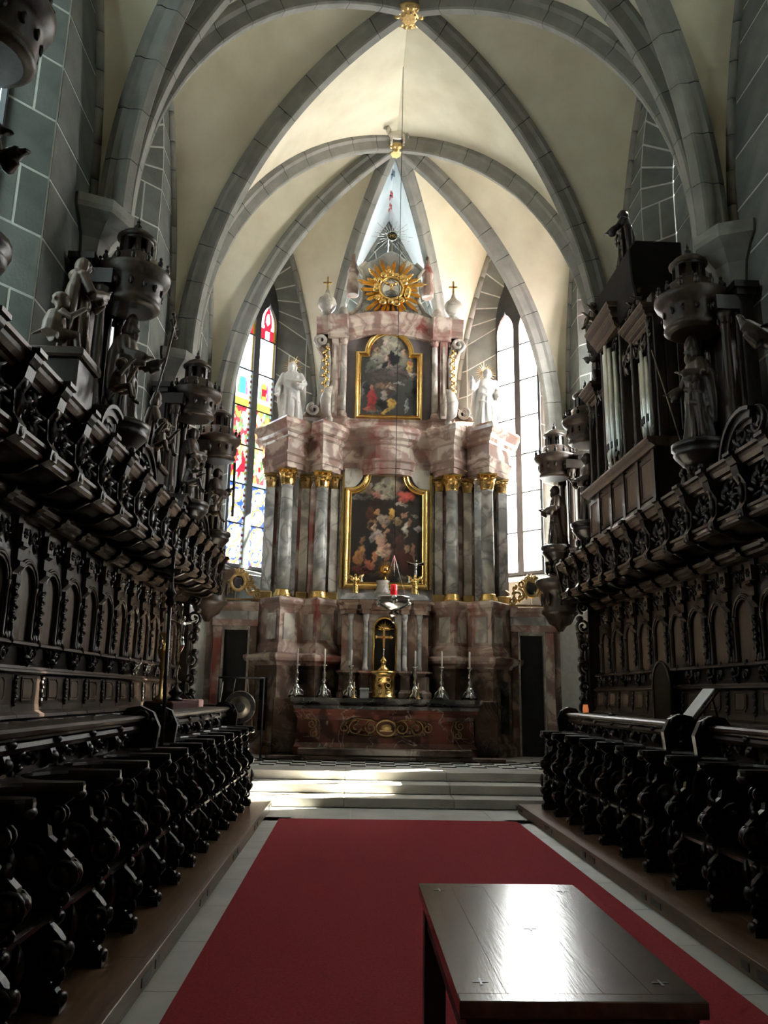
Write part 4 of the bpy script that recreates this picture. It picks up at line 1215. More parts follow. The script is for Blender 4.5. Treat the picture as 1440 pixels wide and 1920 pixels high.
for s in (-1, 1):
    v = MB().tube([(s*x, 17.36, z) for x, z in half[:8]], .05, 7); rp('gable_moulding', v, 'marble_pale')
    rp('gable_post', MB().lathe([(.14,11.0),(.16,11.2),(.12,11.5),(.15,11.62),(.06,11.9),(.02,12.3)], 10, (s*.90, 17.55, 0)), 'marble_pink')
# ---- pictures
PB = thing('main_altar_painting', 'large dark nativity painting in a gilt frame with hollowed corners', 'painting', (0, 17.38, 4.0))
def hw_main(z): return .80 if z < 6.04 else .80 - sqrt(max(0, .43**2-(6.47-z)**2))
nat = [(480,170,190,90,(.12,.10,.08)),(870,170,150,80,(.17,.13,.11)),(720,280,150,190,(.60,.55,.40)),(600,330,120,120,(.42,.38,.28)),(650,430,120,40,(.52,.45,.36)),(770,330,60,70,(.30,.27,.2)),(640,250,40,30,(.25,.2,.14)),
 (400,330,60,90,(.25,.17,.12)),(430,260,30,45,(.48,.38,.30)),(520,410,95,45,.5,(.44,.20,.15)),(310,350,50,28,-.6,(.36,.28,.14)),(880,290,60,70,(.33,.22,.17)),(960,250,40,50,(.3,.2,.17)),
 (1000,420,140,75,.15,(.60,.13,.10)),(930,490,70,45,(.52,.12,.10)),(920,545,95,30,.1,(.48,.41,.36)),(190,450,60,40,-.4,(.26,.25,.23)),(330,460,170,30,(.10,.095,.09)),(1050,170,150,30,.8,(.2,.18,.15)),
 (560,540,160,60,(.035,.02,.016)),(545,680,46,52,(.58,.30,.14)),(560,780,42,45,(.5,.4,.32)),(650,790,110,75,.4,(.38,.28,.23)),(690,840,50,45,(.33,.26,.23)),(640,880,34,26,.5,(.55,.28,.15)),(430,700,70,110,(.10,.04,.025)),
 (765,700,46,85,(.72,.42,.11)),(790,650,18,50,(.8,.5,.16)),(465,870,84,84,(.30,.18,.10)),(455,870,60,60,(.06,.035,.03)),(495,905,38,56,.3,(.62,.43,.31)),(560,1040,110,80,.5,(.52,.44,.40)),(470,1060,50,70,(.35,.30,.28)),(600,1170,70,140,-.2,(.62,.38,.26)),(700,970,60,40,(.45,.28,.16)),(665,1060,25,70,(.5,.28,.17)),
 (660,1270,125,85,-.2,(.80,.56,.38)),(700,1210,90,50,-.3,(.72,.48,.33)),(600,1310,70,40,(.85,.66,.46)),(860,820,62,60,(.34,.23,.13)),(860,770,50,20,(.45,.35,.22)),(950,715,32,40,(.42,.24,.15)),(1000,700,30,50,.4,(.45,.25,.16)),(985,930,46,130,.15,(.66,.58,.50)),(1050,840,30,70,(.36,.2,.12)),(1190,920,66,44,.3,(.42,.40,.36)),(1130,720,40,30,(.25,.22,.2)),
 (860,1000,140,80,(.05,.03,.026)),(880,1250,130,200,(.075,.04,.034)),(900,1100,100,80,(.10,.05,.04)),(1000,1420,110,190,-.2,(.09,.03,.022)),(310,1100,44,60,(.26,.15,.09)),(300,1310,60,130,.1,(.50,.26,.12)),(240,1380,70,110,(.48,.24,.09)),(350,1340,26,110,(.36,.18,.11)),(1110,1250,36,110,-.1,(.30,.16,.10)),(1010,1220,40,70,-.4,(.42,.28,.2)),(1140,1390,26,46,(.32,.24,.17)),
 (430,1480,100,50,.5,(.50,.16,.09)),(500,1380,40,110,.2,(.62,.25,.13)),(470,1500,60,40,(.55,.2,.11)),(300,1560,170,55,.2,(.17,.05,.04)),(690,1390,70,30,-.4,(.46,.16,.09)),(400,1250,60,110,(.02,.022,.028)),(600,1430,80,80,(.045,.045,.045)),(950,1680,80,60,(.17,.14,.10)),(760,1500,130,70,(.13,.11,.08)),(560,1620,160,40,(.07,.045,.035))]
o = canvas('canvas', hw_main, 4.04, 6.47, 17.38, nat, lambda x, z: (685 + x*568/.80, 1737 - (z-4.04)/2.43*1628), PB, (.022,.018,.016), 4)
o.data.transform(Matrix.Translation((0,-17.38,-4.0)))
n = 10
ol = [(-.80,4.04),(.80,4.04)] + [(.80-.43*sin(pi/2*i/n), 6.47-.43*cos(pi/2*i/n)) for i in range(n+1)] + [(-.80+.43*cos(pi/2*i/n), 6.47-.43*sin(pi/2*i/n)) for i in range(n+1)]
f = frame_xz(ol, FPROF, 17.40); f.v = [(x, y-17.38, z-4.0) for x, y, z in f.v]
part('gilt_frame', f, 'gold', PB)
for s in (-1, 1):
    c = MB().prism([(s*.52,6.62),(s*.96,6.62),(s*.96,6.12)] + [(s*(.96-.44*sin(pi/2*i/6)), 6.62-.5*cos(pi/2*i/6)) for i in range(1, 6)], 17.36, 17.41, 'y')
    c.v = [(x, y-17.38, z-4.0) for x, y, z in c.v]; part('corner_fill', c, 'marble_pale', PB)
    c = MB().box(s*.985-.025, s*.985+.025, 17.33, 17.41, 3.9, 6.5); c.v = [(x, y-17.38, z-4.0) for x, y, z in c.v]; part('gilt_strip', c, 'gold', PB)
PU = thing('upper_altar_painting', 'arched ascension painting in a stepped gilt frame, upper storey', 'painting', (0, 17.40, 7.85))
def hw_up(z):
    if z < 9.36: return .66
    if z < 9.46: return .46
    return .46*sqrt(max(0.0004, 1-((z-9.46)/.47)**2))
asc = [(740,420,180,210,(.62,.60,.47)),(560,650,170,130,(.36,.35,.30)),(880,690,190,140,(.33,.32,.27)),(700,840,260,60,(.30,.28,.26)),(760,300,110,70,(.48,.47,.38)),(480,400,120,130,(.16,.12,.10)),(980,380,110,120,(.20,.17,.14)),(370,500,50,60,(.33,.06,.05)),(490,525,50,60,(.46,.34,.24)),(460,690,90,80,(.33,.34,.31)),(390,850,110,110,(.14,.15,.13)),(1000,560,62,74,(.50,.38,.28)),(1080,650,70,70,(.28,.26,.25)),(1090,830,60,95,(.62,.40,.15)),(1090,760,60,40,(.5,.2,.09)),(1140,960,95,40,(.50,.46,.39)),
 (705,490,32,48,(.58,.45,.33)),(690,720,60,130,.1,(.62,.43,.36)),(800,690,120,110,.7,(.016,.018,.024)),(640,790,56,80,.3,(.018,.02,.026)),(770,580,50,50,(.02,.02,.026)),(830,490,20,60,.7,(.10,.10,.11)),(610,625,70,14,-.2,(.55,.46,.38)),
 (600,930,240,60,(.10,.085,.085)),(880,940,200,60,(.14,.11,.11)),(1120,1060,140,50,(.09,.09,.085)),(650,1060,260,60,(.085,.08,.078)),(650,1180,210,60,(.20,.13,.10)),(600,1190,26,30,(.4,.26,.18)),(680,1190,26,30,(.42,.30,.22)),(780,1210,60,30,(.40,.36,.32)),(720,1150,24,26,(.36,.22,.16)),(910,1125,120,22,.12,(.34,.34,.31)),
 (250,1260,40,170,.2,(.22,.23,.24)),(310,1220,60,120,(.03,.035,.045)),(395,1240,30,70,(.46,.22,.17)),(410,1430,84,190,.05,(.38,.05,.05)),(380,1600,110,45,(.46,.13,.09)),(640,1340,64,90,(.34,.29,.26)),(620,1410,80,14,(.42,.38,.34)),(600,1510,90,90,(.015,.016,.016)),(730,1320,60,80,(.07,.045,.04)),(810,1370,80,70,(.05,.05,.055)),(770,1500,80,100,.2,(.58,.35,.09)),(680,1630,90,36,-.5,(.58,.36,.10)),(1050,1490,34,120,-.05,(.38,.41,.43)),(1030,1600,30,60,.3,(.34,.36,.38)),(1130,1300,120,220,(.04,.05,.048)),(450,1650,140,24,(.16,.16,.15))]
o = canvas('canvas', hw_up, 7.92, 9.93, 17.40, asc, lambda x, z: (715 + x*515/.66, 1710 - (z-7.92)/2.01*1470), PU, (.05,.05,.047), 9)
o.data.transform(Matrix.Translation((0,-17.40,-7.85)))
n = 16
ol = [(-.66,7.92),(.66,7.92),(.66,9.36),(.46,9.36),(.46,9.46)] + [(.46*cos(pi*i/n), 9.46+.47*sin(pi*i/n)) for i in range(1, n)] + [(-.46,9.46),(-.46,9.36),(-.66,9.36)]
f = frame_xz(ol, [(a*.85, b) for a, b in FPROF], 17.42); f.v = [(x, y-17.40, z-7.85) for x, y, z in f.v]
part('gilt_frame', f, 'gold', PU)
# ---- sunburst glory
SB = thing('sunburst', 'large gilded sunburst with clouds around a round mirror medallion', 'ornament', (0.01, 17.24, 11.03))
rnd = random.Random(5)
ray_me = []
for L in (.36, .46, .56):
    m = MB()
    for i, (a, l) in enumerate(((-.06,.85),(-.02,1.0),(.025,.92),(.065,.8))):
        ca, sa = cos(a), sin(a)
        P = lambda u, v, h: ((.30+u)*ca - v*sa, h, (.30+u)*sa + v*ca)
        m.add([P(0,-.016,0),P(0,.016,0),P(0,0,-.03),P(0,0,.012),P(L*l,-.012,0),P(L*l,.012,0),P(L*l,0,-.022),P(L*l,0,.006)],
              [(0,2,6,4),(2,1,5,6),(1,3,7,5),(3,0,4,7),(4,6,5,7),(0,3,1,2)])
    ray_me.append(m.mesh('ray_bundle'))
for i in range(26):
    o = link('ray_bundle', ray_me[(i*2 + (i//5)) % 3], 'gold', SB, (0, .02*(i % 3), 0)); o.rotation_euler = (0, -2*pi*i/26 + rnd.uniform(-.04,.04), 0)
g = MB()
for i in range(15):
    a = 2*pi*i/15 + rnd.uniform(-.1,.1); r = .36 + rnd.uniform(-.02,.04)
    g.ell((r*cos(a), -.03-rnd.random()*.03, r*sin(a)), (.085+rnd.random()*.03,.06,.07+rnd.random()*.025), 10, 7)
for a in (.6, 1.7, 2.7, 3.9, 5.4):
    g.ell((.43*cos(a), -.09, .43*sin(a)), (.05,.05,.055), 9, 7)
    for s in (-1, 1): leaf(g, (.43*cos(a)+s*.03, -.08, .43*sin(a)-.02), .11, .06, pi/2 - s*1.0, 'xz', .015, .02, 4)
part('cloud_ring', g, 'gold', SB)
part('medallion_rim', MB().tube([(.285*cos(2*pi*i/40), -.06, .285*sin(2*pi*i/40)) for i in range(41)], .03, 7), 'gold', SB)
m = MB().loft([[(r*cos(2*pi*i/32), y, r*sin(2*pi*i/32)) for i in range(32)] for r, y in ((.28,-.02),(.27,-.05),(.2,-.075),(.1,-.09),(.02,-.095))], True, True)
part('mirror_disc', m, 'mirror', SB)
d = MB(); d.ell((0,-.11,.05), (.05,.03,.035), 9, 6)
for s in (-1, 1): leaf(d, (s*.02,-.10,.06), .16, .07, pi/2 - s*1.1, 'xz', .012, .02, 5)
d.tube([(0,-.11,.02), (0,-.11,-.07)], [.02,.035], 6)
part('dove_relief', d, 'gold', SB)
IH = thing('ray_medallion', 'dark round monogram disc with thin silver rays above the gilt sunburst', 'ornament', (.02, 17.46, 12.14))
part('rod', MB().tube([(0,0,0), (0,0,.30)], .010, 6), 'gold_old', IH)
part('disc', MB().loft([[(r*cos(2*pi*i/24), y, .42+r*sin(2*pi*i/24)) for i in range(24)] for r, y in ((.13,.02),(.13,-.03),(.11,-.03),(.105,-.02))], True, False), 'black_panel', IH)
part('disc_rim', MB().tube([(.125*cos(2*pi*i/28), -.03, .42+.125*sin(2*pi*i/28)) for i in range(29)], .014, 6), 'silver', IH)
for i in range(24):
    m = MB(); a = 2*pi*i/24; L = (.52,.36,.44)[i % 3]
    m.tube([(.14*cos(a), 0, .42+.14*sin(a)), (L*cos(a), 0, .42+L*sin(a))], [.011,.004], 4); part('ray', m, 'silver', IH)
def text_mesh(s, size, ext=.004):
    cu = bpy.data.curves.new('lettering', 'FONT'); cu.body = s; cu.size = size; cu.extrude = ext; cu.align_x = 'CENTER'; cu.align_y = 'CENTER'
    o = bpy.data.objects.new('tmp_text', cu); COL.objects.link(o)
    me = bpy.data.meshes.new_from_object(o.evaluated_get(bpy.context.evaluated_depsgraph_get()))
    bpy.data.objects.remove(o); me.transform(RXZ); return me
o = link('lettering', text_mesh('IHS', .13), 'gold', IH, (0, -.034, .42))
# ---- white statues on the entablature
def halo(parent, z, r, mat='gold'):
    m = MB(); rays(m, (0, .03, z), .06, r, 22, .018, 'xz', .3, 8); return part('halo_rays', m, mat, parent)
S1 = thing('saint_statue', 'white statue of a robed saint with ray halo holding an open book', 'statue', (-2.22, 17.05, 7.52))
fm = figure(1.52, (((-.20,-.02,.58),(-.20,-.10,.46),(-.5,-.4,-.6)), ((.20,-.05,.60),(.10,-.15,.585),(-.6,-.6,.1))), 9, 4, hood=True)
o = link('body', fuse(fm, .017), 'white_statue', S1)
b = MB().box(-.13,.13,-.02,.02,-.1,.1); part('book', MB().merge(b, Matrix.Translation((.16,-.26,.95)) @ Matrix.Rotation(-.9,4,'X') @ Matrix.Rotation(.3,4,'Y')), 'white_statue', S1)
halo(S1, 1.42, .28)
S2 = thing('saint_statue', 'white robed statue with ray halo standing against the glaring window', 'statue', (2.20, 17.05, 7.52))
fm = figure(1.50, (((-.21,-.05,.62),(-.22,-.14,.74),(-.3,-.3,.8)), ((.19,-.02,.60),(.16,-.12,.50),(.2,-.7,-.3))), 10, 12, lean=.03)
link('body', fuse(fm, .017), 'white_statue', S2); halo(S2, 1.40, .28)
# ---- mensa
MT = thing('altar_mensa', 'red marble altar table with gilded scroll relief on its front', 'altar', (0, 15.8, .43))
def mp_(name, mb, mat, parent=None, bevel=0):
    mb.v = [(x, y-15.8, z-.43) for x, y, z in mb.v]; return part(name, mb, mat, parent or MT, bevel=bevel)
mp_('base_step', MB().box(-2.25, 2.25, 15.46, 16.5, .435, .52), 'marble_umber', bevel=.015)
mp_('kneeling_step', MB().box(-1.66, 1.62, 15.44, 15.75, .52, .66), 'marble_umber', bevel=.02)
mp_('body', MB().sweep([(-1.70,16.5),(-1.70,15.80),(1.68,15.80),(1.68,16.5)], [(-.3,.52),(.06,.52),(.06,.66),(.02,.74),(.0,1.16),(.03,1.24),(.07,1.30),(.07,1.36),(-.3,1.36)]), 'marble_red')
mp_('top_slab', MB().sweep([(-1.74,16.55),(-1.74,15.76),(1.74,15.76),(1.74,16.55)], [(-.74,1.36),(.03,1.36),(.05,1.42),(.02,1.45),(.08,1.48),(.10,1.50),(.10,1.57),(-.74,1.57)]), 'marble_black')
for s in (-1, 1):
    mp_('side_block', MB().box(min(s*1.72,s*2.2), max(s*1.72,s*2.2), 15.95, 16.6, .52, 1.56), 'marble_umber', bevel=.02)
g = MB()
for s in (-1, 1):
    for x, r, tr in ((.30,.13,1.5),(.58,.15,1.6),(.80,.10,1.4)):
        g.tube(spiral((s*x, 15.785, 1.02), r, tr, -s, pi/2, 22, 'xz'), .016, 6)
    g.tube([(s*.12,15.785,1.12),(s*.3,15.78,1.17),(s*.55,15.785,1.19),(s*.8,15.785,1.13)], .014, 6); g.tube([(s*.15,15.785,.86),(s*.4,15.78,.88),(s*.7,15.785,.90)], .014, 6)
    for k in range(7): leaf(g, (s*(.2+.1*k), 15.79, 1.02+.05*(-1)**k), .10, .05, (pi/2)*(-1)**k + s*.6, 'xz', .01, .02, 4)
mp_('gilded_scrollwork', g, 'gold_dull')
rg = MB().tube([(.19*cos(2*pi*i/24), 15.785, 1.02+.15*sin(2*pi*i/24)) for i in range(25)], .03, 7); mp_('cartouche_rim', rg, 'gold_dull')
lam = MB(); lam.ell((0,15.79,1.03), (.12,.03,.07), 10, 7); lam.box(-.12,.12,15.765,15.80,.955,.985); mp_('cartouche_relief', lam, 'gold_old')
for s in (-1, 1):
    g = MB(); g.tube(spiral((s*1.42,15.785,1.08),.10,1.5,s,pi/2,18,'xz'),.014,6); g.tube(spiral((s*1.38,15.785,.90),.08,1.4,-s,pi/2,18,'xz'),.012,6)
    g.tube([(s*1.58,15.785,1.18),(s*1.3,15.785,1.16),(s*1.25,15.785,1.0),(s*1.32,15.785,.86),(s*1.58,15.785,.84)], .01, 5); mp_('corner_scroll', g, 'gold_dull')
# ---- tabernacle aedicule above the mensa
TB = thing('tabernacle_shrine', 'small marble shrine with arched gold niche above the altar table', 'shrine', (0, 16.75, 1.57))
def tp(name, mb, mat, parent=None, bevel=0):
    mb.v = [(x, y-16.75, z-1.57) for x, y, z in mb.v]; return part(name, mb, mat, parent or TB, bevel=bevel)
AP = [(-.95,17.3),(-.95,16.80),(-.84,16.62),(-.62,16.62),(-.56,16.70),(-.50,16.55),(-.34,16.55),(-.30,16.72),(.27,16.72),(.31,16.55),(.47,16.55),(.53,16.70),(.59,16.62),(.81,16.62),(.92,16.80),(.92,17.3)]
tp('base', MB().sweep(AP, [(-.25,1.58),(.05,1.58),(.05,1.68),(.0,1.74),(.0,2.02),(.06,2.08),(.06,2.12),(-.25,2.12)]), 'marble_brown')
tp('entablature', MB().sweep(AP, [(-.3,3.28),(.0,3.28),(.0,3.36),(.03,3.38),(.04,3.46),(.10,3.50),(.10,3.56),(-.3,3.58)]), 'marble_brown')
tp('roof_slab', MB().prism([(-.98,3.58),(.95,3.58),(.80,3.70),(-.83,3.70)], 16.60, 17.3, 'y'), 'marble_grey')
tp('back', MB().box(-.92, -.30, 16.86, 17.1, 2.12, 3.28), 'marble_brown'); tp('back', MB().box(.27, .90, 16.86, 17.1, 2.12, 3.28), 'marble_brown')
tp('niche_back', MB().box(-.31, .28, 17.0, 17.1, 2.1, 3.30), 'black_panel')
for x in (-.73, -.42, .39, .70):
    y = 16.70 if abs(x) > .6 else 16.63
    c = MB().lathe([(.06,2.12),(.06,2.18),(.048,2.22),(.05,2.6),(.042,3.12),(.05,3.13),(.066,3.22),(.07,3.28)], 14, (x, y, 0)); tp('shrine_column', c, 'marble_grey')
pl = arch_plate(.34, 2.12, 3.28, 2.98, .235); pl = MB().merge(pl, Matrix.Translation((-.015, 16.80, 0)) @ Matrix.Rotation(-pi/2, 4, 'Z')); tp('niche_arch', pl, 'marble_pale')
tp('niche_trim', MB().tube([(-.25,16.74,2.12),(-.25,16.74,2.98)] + [(-.015+.235*cos(pi-pi*i/14), 16.74, 2.98+.235*sin(pi*i/14)) for i in range(15)] + [(.22,16.74,2.98),(.22,16.74,2.12)], .025, 6), 'gold')
sh = MB()
for i in range(9):
    a = pi*(i+.5)/9; leaf(sh, (-.015, 16.90, 2.97), .22, .085, a, 'xz', .02, .03, 5)
tp('gold_shell', sh, 'gold')
tp('plinth_block', MB().lathe([(.20,3.70),(.19,3.75),(.14,3.80),(.12,3.95),(.15,3.99)], 14, (-.08, 16.75, 0)), 'marble_pale')
TD = thing('tabernacle_drum', 'round gilded tabernacle drum with embossed doors on the altar', 'tabernacle', (-.04, 16.36, 1.57))
part('drum', MB().lathe([(.25,0),(.25,.04),(.225,.06),(.225,.44),(.25,.46),(.26,.50),(.26,.53),(.2,.55)], 28), 'gold', TD)
for k in (-1, 1):
    e = MB()
    for z in (.14,.25,.36): e.tube([(.23*sin(k*.38+.22*cos(t)), -.23*cos(k*.38+.22*cos(t)), z+.045*sin(t)) for t in [2*pi*i/14 for i in range(15)]], .008, 5)
    part('embossing', e, 'gold_old', TD)
CX = thing('altar_cross', 'ornate gilded cross on a footed stand in the dark niche', 'cross', (-.05, 16.36, 2.12))
part('foot', MB().lathe([(.11,0),(.12,.02),(.06,.07),(.035,.12),(.06,.17),(.065,.2),(.03,.25),(.02,.28)], 14), 'gold', CX)
part('stem', MB().tube([(0,0,.27),(0,0,.48)], .014, 8), 'silver', CX)
c = MB().box(-.02,.02,-.015,.015,.46,.84); c.box(-.15,.15,-.015,.015,.645,.685)
for x, z in ((-.15,.665),(.15,.665),(0,.84)):
    for a in range(3): c.ell((x+.02*cos(a*2.1), 0, z+.02*sin(a*2.1)), .022, 7, 5)
part('cross', c, 'gold', CX)
m = MB(); rays(m, (0,0,.665), .03, .12, 16, .012, 'xz', .2, 2); part('glory_rays', m, 'gold', CX)
# angels with candles, sunburst monstrance, dark crucifix
def angel(x, s, label):
    t = thing('angel_figure', label, 'figurine', (x, 16.75, 3.70))
    H = .44
    fm = figure(H, (((-.2,-.08,.62),(-.12 if s < 0 else -.22,-.28,.62),(0,-1,.2)), ((.2,-.08,.62),(.22 if s < 0 else .12,-.28,.62),(0,-1,.2))), 7, 3, cape=False)
    part_ = link('body', fuse(fm, .0075), 'gold', t); part_.rotation_euler = (0,0, s*-.5)
    for k in (-1, 1):
        w = MB(); leaf(w, (k*.03,.05,.28), .22, .12, pi/2 - k*.75, 'xz', .012, .03, 6); part('wing', w, 'gold', t)
    part('base', MB().lathe([(.10,-.012),(.10,.01),(.08,.02)], 12), 'marble_black', t)
    part('candle', MB().lathe([(.022,.26),(.03,.28),(.011,.29),(.011,.39),(.002,.40)], 8, (-s*.13,-.07,0)), 'wax', t)
angel(-.66, -1, 'small gilded angel with candle on the shrine, gong side'); angel(.60, 1, 'small gilded angel with candle on the shrine, organ side')
t = thing('sunburst_monstrance', 'small gold sunburst standing in front of the large painting', 'monstrance', (-.03, 16.72, 3.99))
part('foot', MB().lathe([(.07,0),(.02,.05),(.02,.10)], 10), 'gold', t); m = MB(); rays(m, (0,0,.24), .05, .26, 34, .016, 'xz', .25, 4); part('rays', m, 'gold', t); part('core', MB().ell((0,-.01,.24), (.06,.04,.07), 12, 8), 'gold', t)
t = thing('dark_crucifix', 'dark standing crucifix with silver figure before the large painting', 'crucifix', (.62, 16.85, 3.70))
part('foot', MB().lathe([(.08,0),(.05,.06),(.03,.1)], 10), 'wood_dark', t)
c = MB().box(-.025,.025,-.02,.02,.08,.86); c.box(-.17,.17,-.02,.02,.66,.71); part('cross', c, 'wood_dark', t)
def corpus(H):
    b = MB(); b.tube([(0,-.03,.30*H),(0,-.045,.5*H),(0,-.04,.72*H),(0,-.04,.8*H)], [.05*H,.06*H,.09*H,.06*H], 9); b.ell((.01,-.06,.90*H), (.05*H,.055*H,.07*H), 9, 7)
    for s in (-1, 1):
        b.tube([(s*.07*H,-.04,.76*H),(s*.24*H,-.035,.80*H),(s*.42*H,-.03,.88*H)], [.035*H,.03*H,.022*H], 7); hand(b, (s*.42*H,-.03,.88*H), (s,0,.3), H*.6)
        b.tube([(s*.03*H,-.04,.34*H),(s*.035*H,-.07,.18*H),(s*.01*H,-.035,.02*H),(0,-.05,-.03*H)], [.045*H,.04*H,.028*H,.02*H], 7)
    b.ell((0,-.045,.36*H), (.075*H,.06*H,.07*H), 10, 7)
    return b
cm = corpus(.42); cm.v = [(x, y, z+.36) for x, y, z in cm.v]; link('corpus', fuse(cm, .008), 'silver', t)
# candlesticks
def candlestick(H):
    c = MB().lathe([(.10,.03),(.105,.05),(.06,.12),(.07,.17),(.05,.22),(.02,.26),(.035,.30),(.04,.33),(.018,.37),(.03,.43),(.035,.47),(.015,.52),(.02,.58),(.045,.61),(.05,.63),(.014,.64)], 14)
    c.v = [(x*1.25, y*1.25, z*H/.98) for x, y, z in c.v]
    for i in range(3):
        a = -pi/2 + 2*pi*i/3; d = (cos(a), sin(a))
        c.tube([(d[0]*.07,d[1]*.07,.16),(d[0]*.13,d[1]*.13,.11),(d[0]*.135,d[1]*.135,.05),(d[0]*.17,d[1]*.17,.0)], [.022,.032,.03,.022], 7)
        c.ell((d[0]*.08, d[1]*.08, .14), (.04,.04,.035), 7, 5)
    return c
CSM = candlestick(.98).mesh('stick'); CSC = MB().lathe([(.018,.62),(.018,.93),(.008,.945),(.001,.95)], 10).mesh('candle')
for i, x in enumerate((-1.77,-1.23,-.70,.58,1.11,1.67)):
    t = thing('altar_candlestick', '%s tall silver candlestick on the altar table, counted from the gong side' % ORD[i], 'candlestick', (x, 16.16, 1.57), 0, 'silver altar candlesticks')
    link('stick', CSM, 'silver', t); link('candle', CSC, 'wax', t)
for i, (x, l) in enumerate(((-.63,'gong'),(.63,'organ'))):
    t = thing('short_candlestick', 'short brass candlestick at the front edge of the altar, %s side' % l, 'candlestick', (x, 15.98, 1.57))
    part('stick', MB().lathe([(.055,0),(.055,.012),(.02,.03),(.012,.12),(.022,.15),(.012,.18),(.03,.2),(.03,.215)], 12), 'gold_old', t); part('candle', MB().lathe([(.012,.21),(.012,.30),(.002,.31)], 8), 'wax', t)
t = thing('white_box', 'small white lidded box on the altar beside the gold drum', 'box', (-.43, 16.2, 1.57))
part('box_body', MB().box(-.085,.085,-.07,.07,0,.15), 'white_statue', t, bevel=.006); part('lid', MB().box(-.095,.095,-.08,.08,.15,.20), 'white_statue', t, bevel=.012)
# ---- side doors beside the retable
for s, sd in ((-1,'gong'), (1,'organ')):
    t = thing('side_door_screen', 'marble door surround with dark panel beside the retable, %s side' % sd, 'door', (s*3.2, 17.35, .43))
    def dp(name, mb, mat, parent=None, bevel=0):
        mb.v = [(x-s*3.2, y-17.35, z-.43) for x, y, z in mb.v]; return part(name, mb, mat, parent or t, bevel=bevel)
    X = lambda a, b: (min(s*a, s*b), max(s*a, s*b))
    dp('jamb', MB().box(*X(3.46,3.66), 17.2, 17.5, .43, 3.02), 'marble_pink', bevel=.02); dp('jamb', MB().box(*X(2.72,2.88), 17.2, 17.5, .43, 3.02), 'marble_brown', bevel=.02)
    dp('inner_moulding', MB().box(*X(3.42,3.46), 17.22, 17.4, .43, 2.98), 'marble_pale'); dp('inner_moulding', MB().box(*X(2.88,2.92), 17.22, 17.4, .43, 2.98), 'marble_pale')
    dp('inner_moulding', MB().box(*X(2.88,3.46), 17.22, 17.4, 2.94, 3.02), 'marble_pale')
    dp('lintel', MB().box(*X(2.72,3.68), 17.18, 17.5, 3.02, 3.16), 'marble_pink'); dp('frieze_slab', MB().box(*X(2.72,3.68), 17.2, 17.5, 3.16, 3.34), 'marble_grey')
    pr = [(17.5,3.34),(17.18,3.34),(17.14,3.40),(17.08,3.44),(17.06,3.52),(17.5,3.56)]
    dp('door_cornice', MB().prism(pr, *X(2.70,3.74), 'x'), 'marble_pink')
    dp('door_panel', MB().box(*X(2.90,3.44), 17.33, 17.4, .43, 2.95), 'black_panel'); dp('infill', MB().box(*X(3.66,4.05), 17.3, 17.4, .43, 3.5), 'marble_brown')
    g = MB(); cx = s*3.18; rnd = random.Random(3)
    g.tube([(cx+.15*cos(2*pi*i/20), 17.16, 3.95+.17*sin(2*pi*i/20)) for i in range(21)], .04, 7)
    for k in (-1, 1):
        for x, z, r in ((.30,3.80,.15),(.42,3.68,.09),(.22,4.05,.10),(.10,4.17,.07)):
            g.tube(spiral((cx+k*x, 17.16, z), r, 1.5, k, pi/2, 18, 'xz'), .026, 6)
        for i in range(9): leaf(g, (cx+k*(.12+.045*i), 17.17, 3.64+.28*rnd.random()), .15, .07, rnd.uniform(.3,2.8), 'xz', .015, .03, 4)
    for i in range(5): leaf(g, (cx, 17.15, 4.08), .20, .07, pi*(i+1)/6, 'xz', .015, .03, 5)
    g.box(cx-.5, cx+.5, 17.12, 17.22, 3.56, 3.60)
    dp('gilded_crest', g, 'gold_old'); dp('crest_medallion', MB().ell((cx,17.17,3.95), (.12,.03,.14), 12, 8), 'marble_black')
# ---- hanging sanctuary lamp
t = thing('sanctuary_lamp', 'silver hanging lamp with red glass on a long thin chain', 'lamp', (-.03, 13.0, 2.80))
b = MB().lathe([(.01,-.02),(.035,.02),(.02,.06),(.06,.10),(.10,.13),(.05,.17),(.14,.22),(.24,.28),(.265,.33),(.24,.37),(.27,.39),(.26,.41),(.12,.40)], 22)
part('bowl', b, 'silver', t)
for i in range(3):
    a = .5 + 2*pi*i/3; c = MB(); c.ell((.25*cos(a),.25*sin(a),.36), (.05,.05,.06), 8, 6); c.tube(spiral((.27*cos(a),.27*sin(a),.30),.05,1.2,1,0,12,'xz'),.014,6); part('handle', c, 'silver', t)
    part('chain', MB().tube([(.25*cos(a),.25*sin(a),.40),(.1*cos(a),.1*sin(a),.8),(0,0,1.1)], .0012, 4), 'lead', t)
part('red_glass_cup', MB().lathe([(.05,.38),(.055,.40),(.055,.60),(.05,.61)], 16), 'red_glass', t)
part('hanging_wire', MB().tube([(0,0,1.1),(.01,0,5.0),(.03,0,10.62)], .006, 5), 'lead', t)

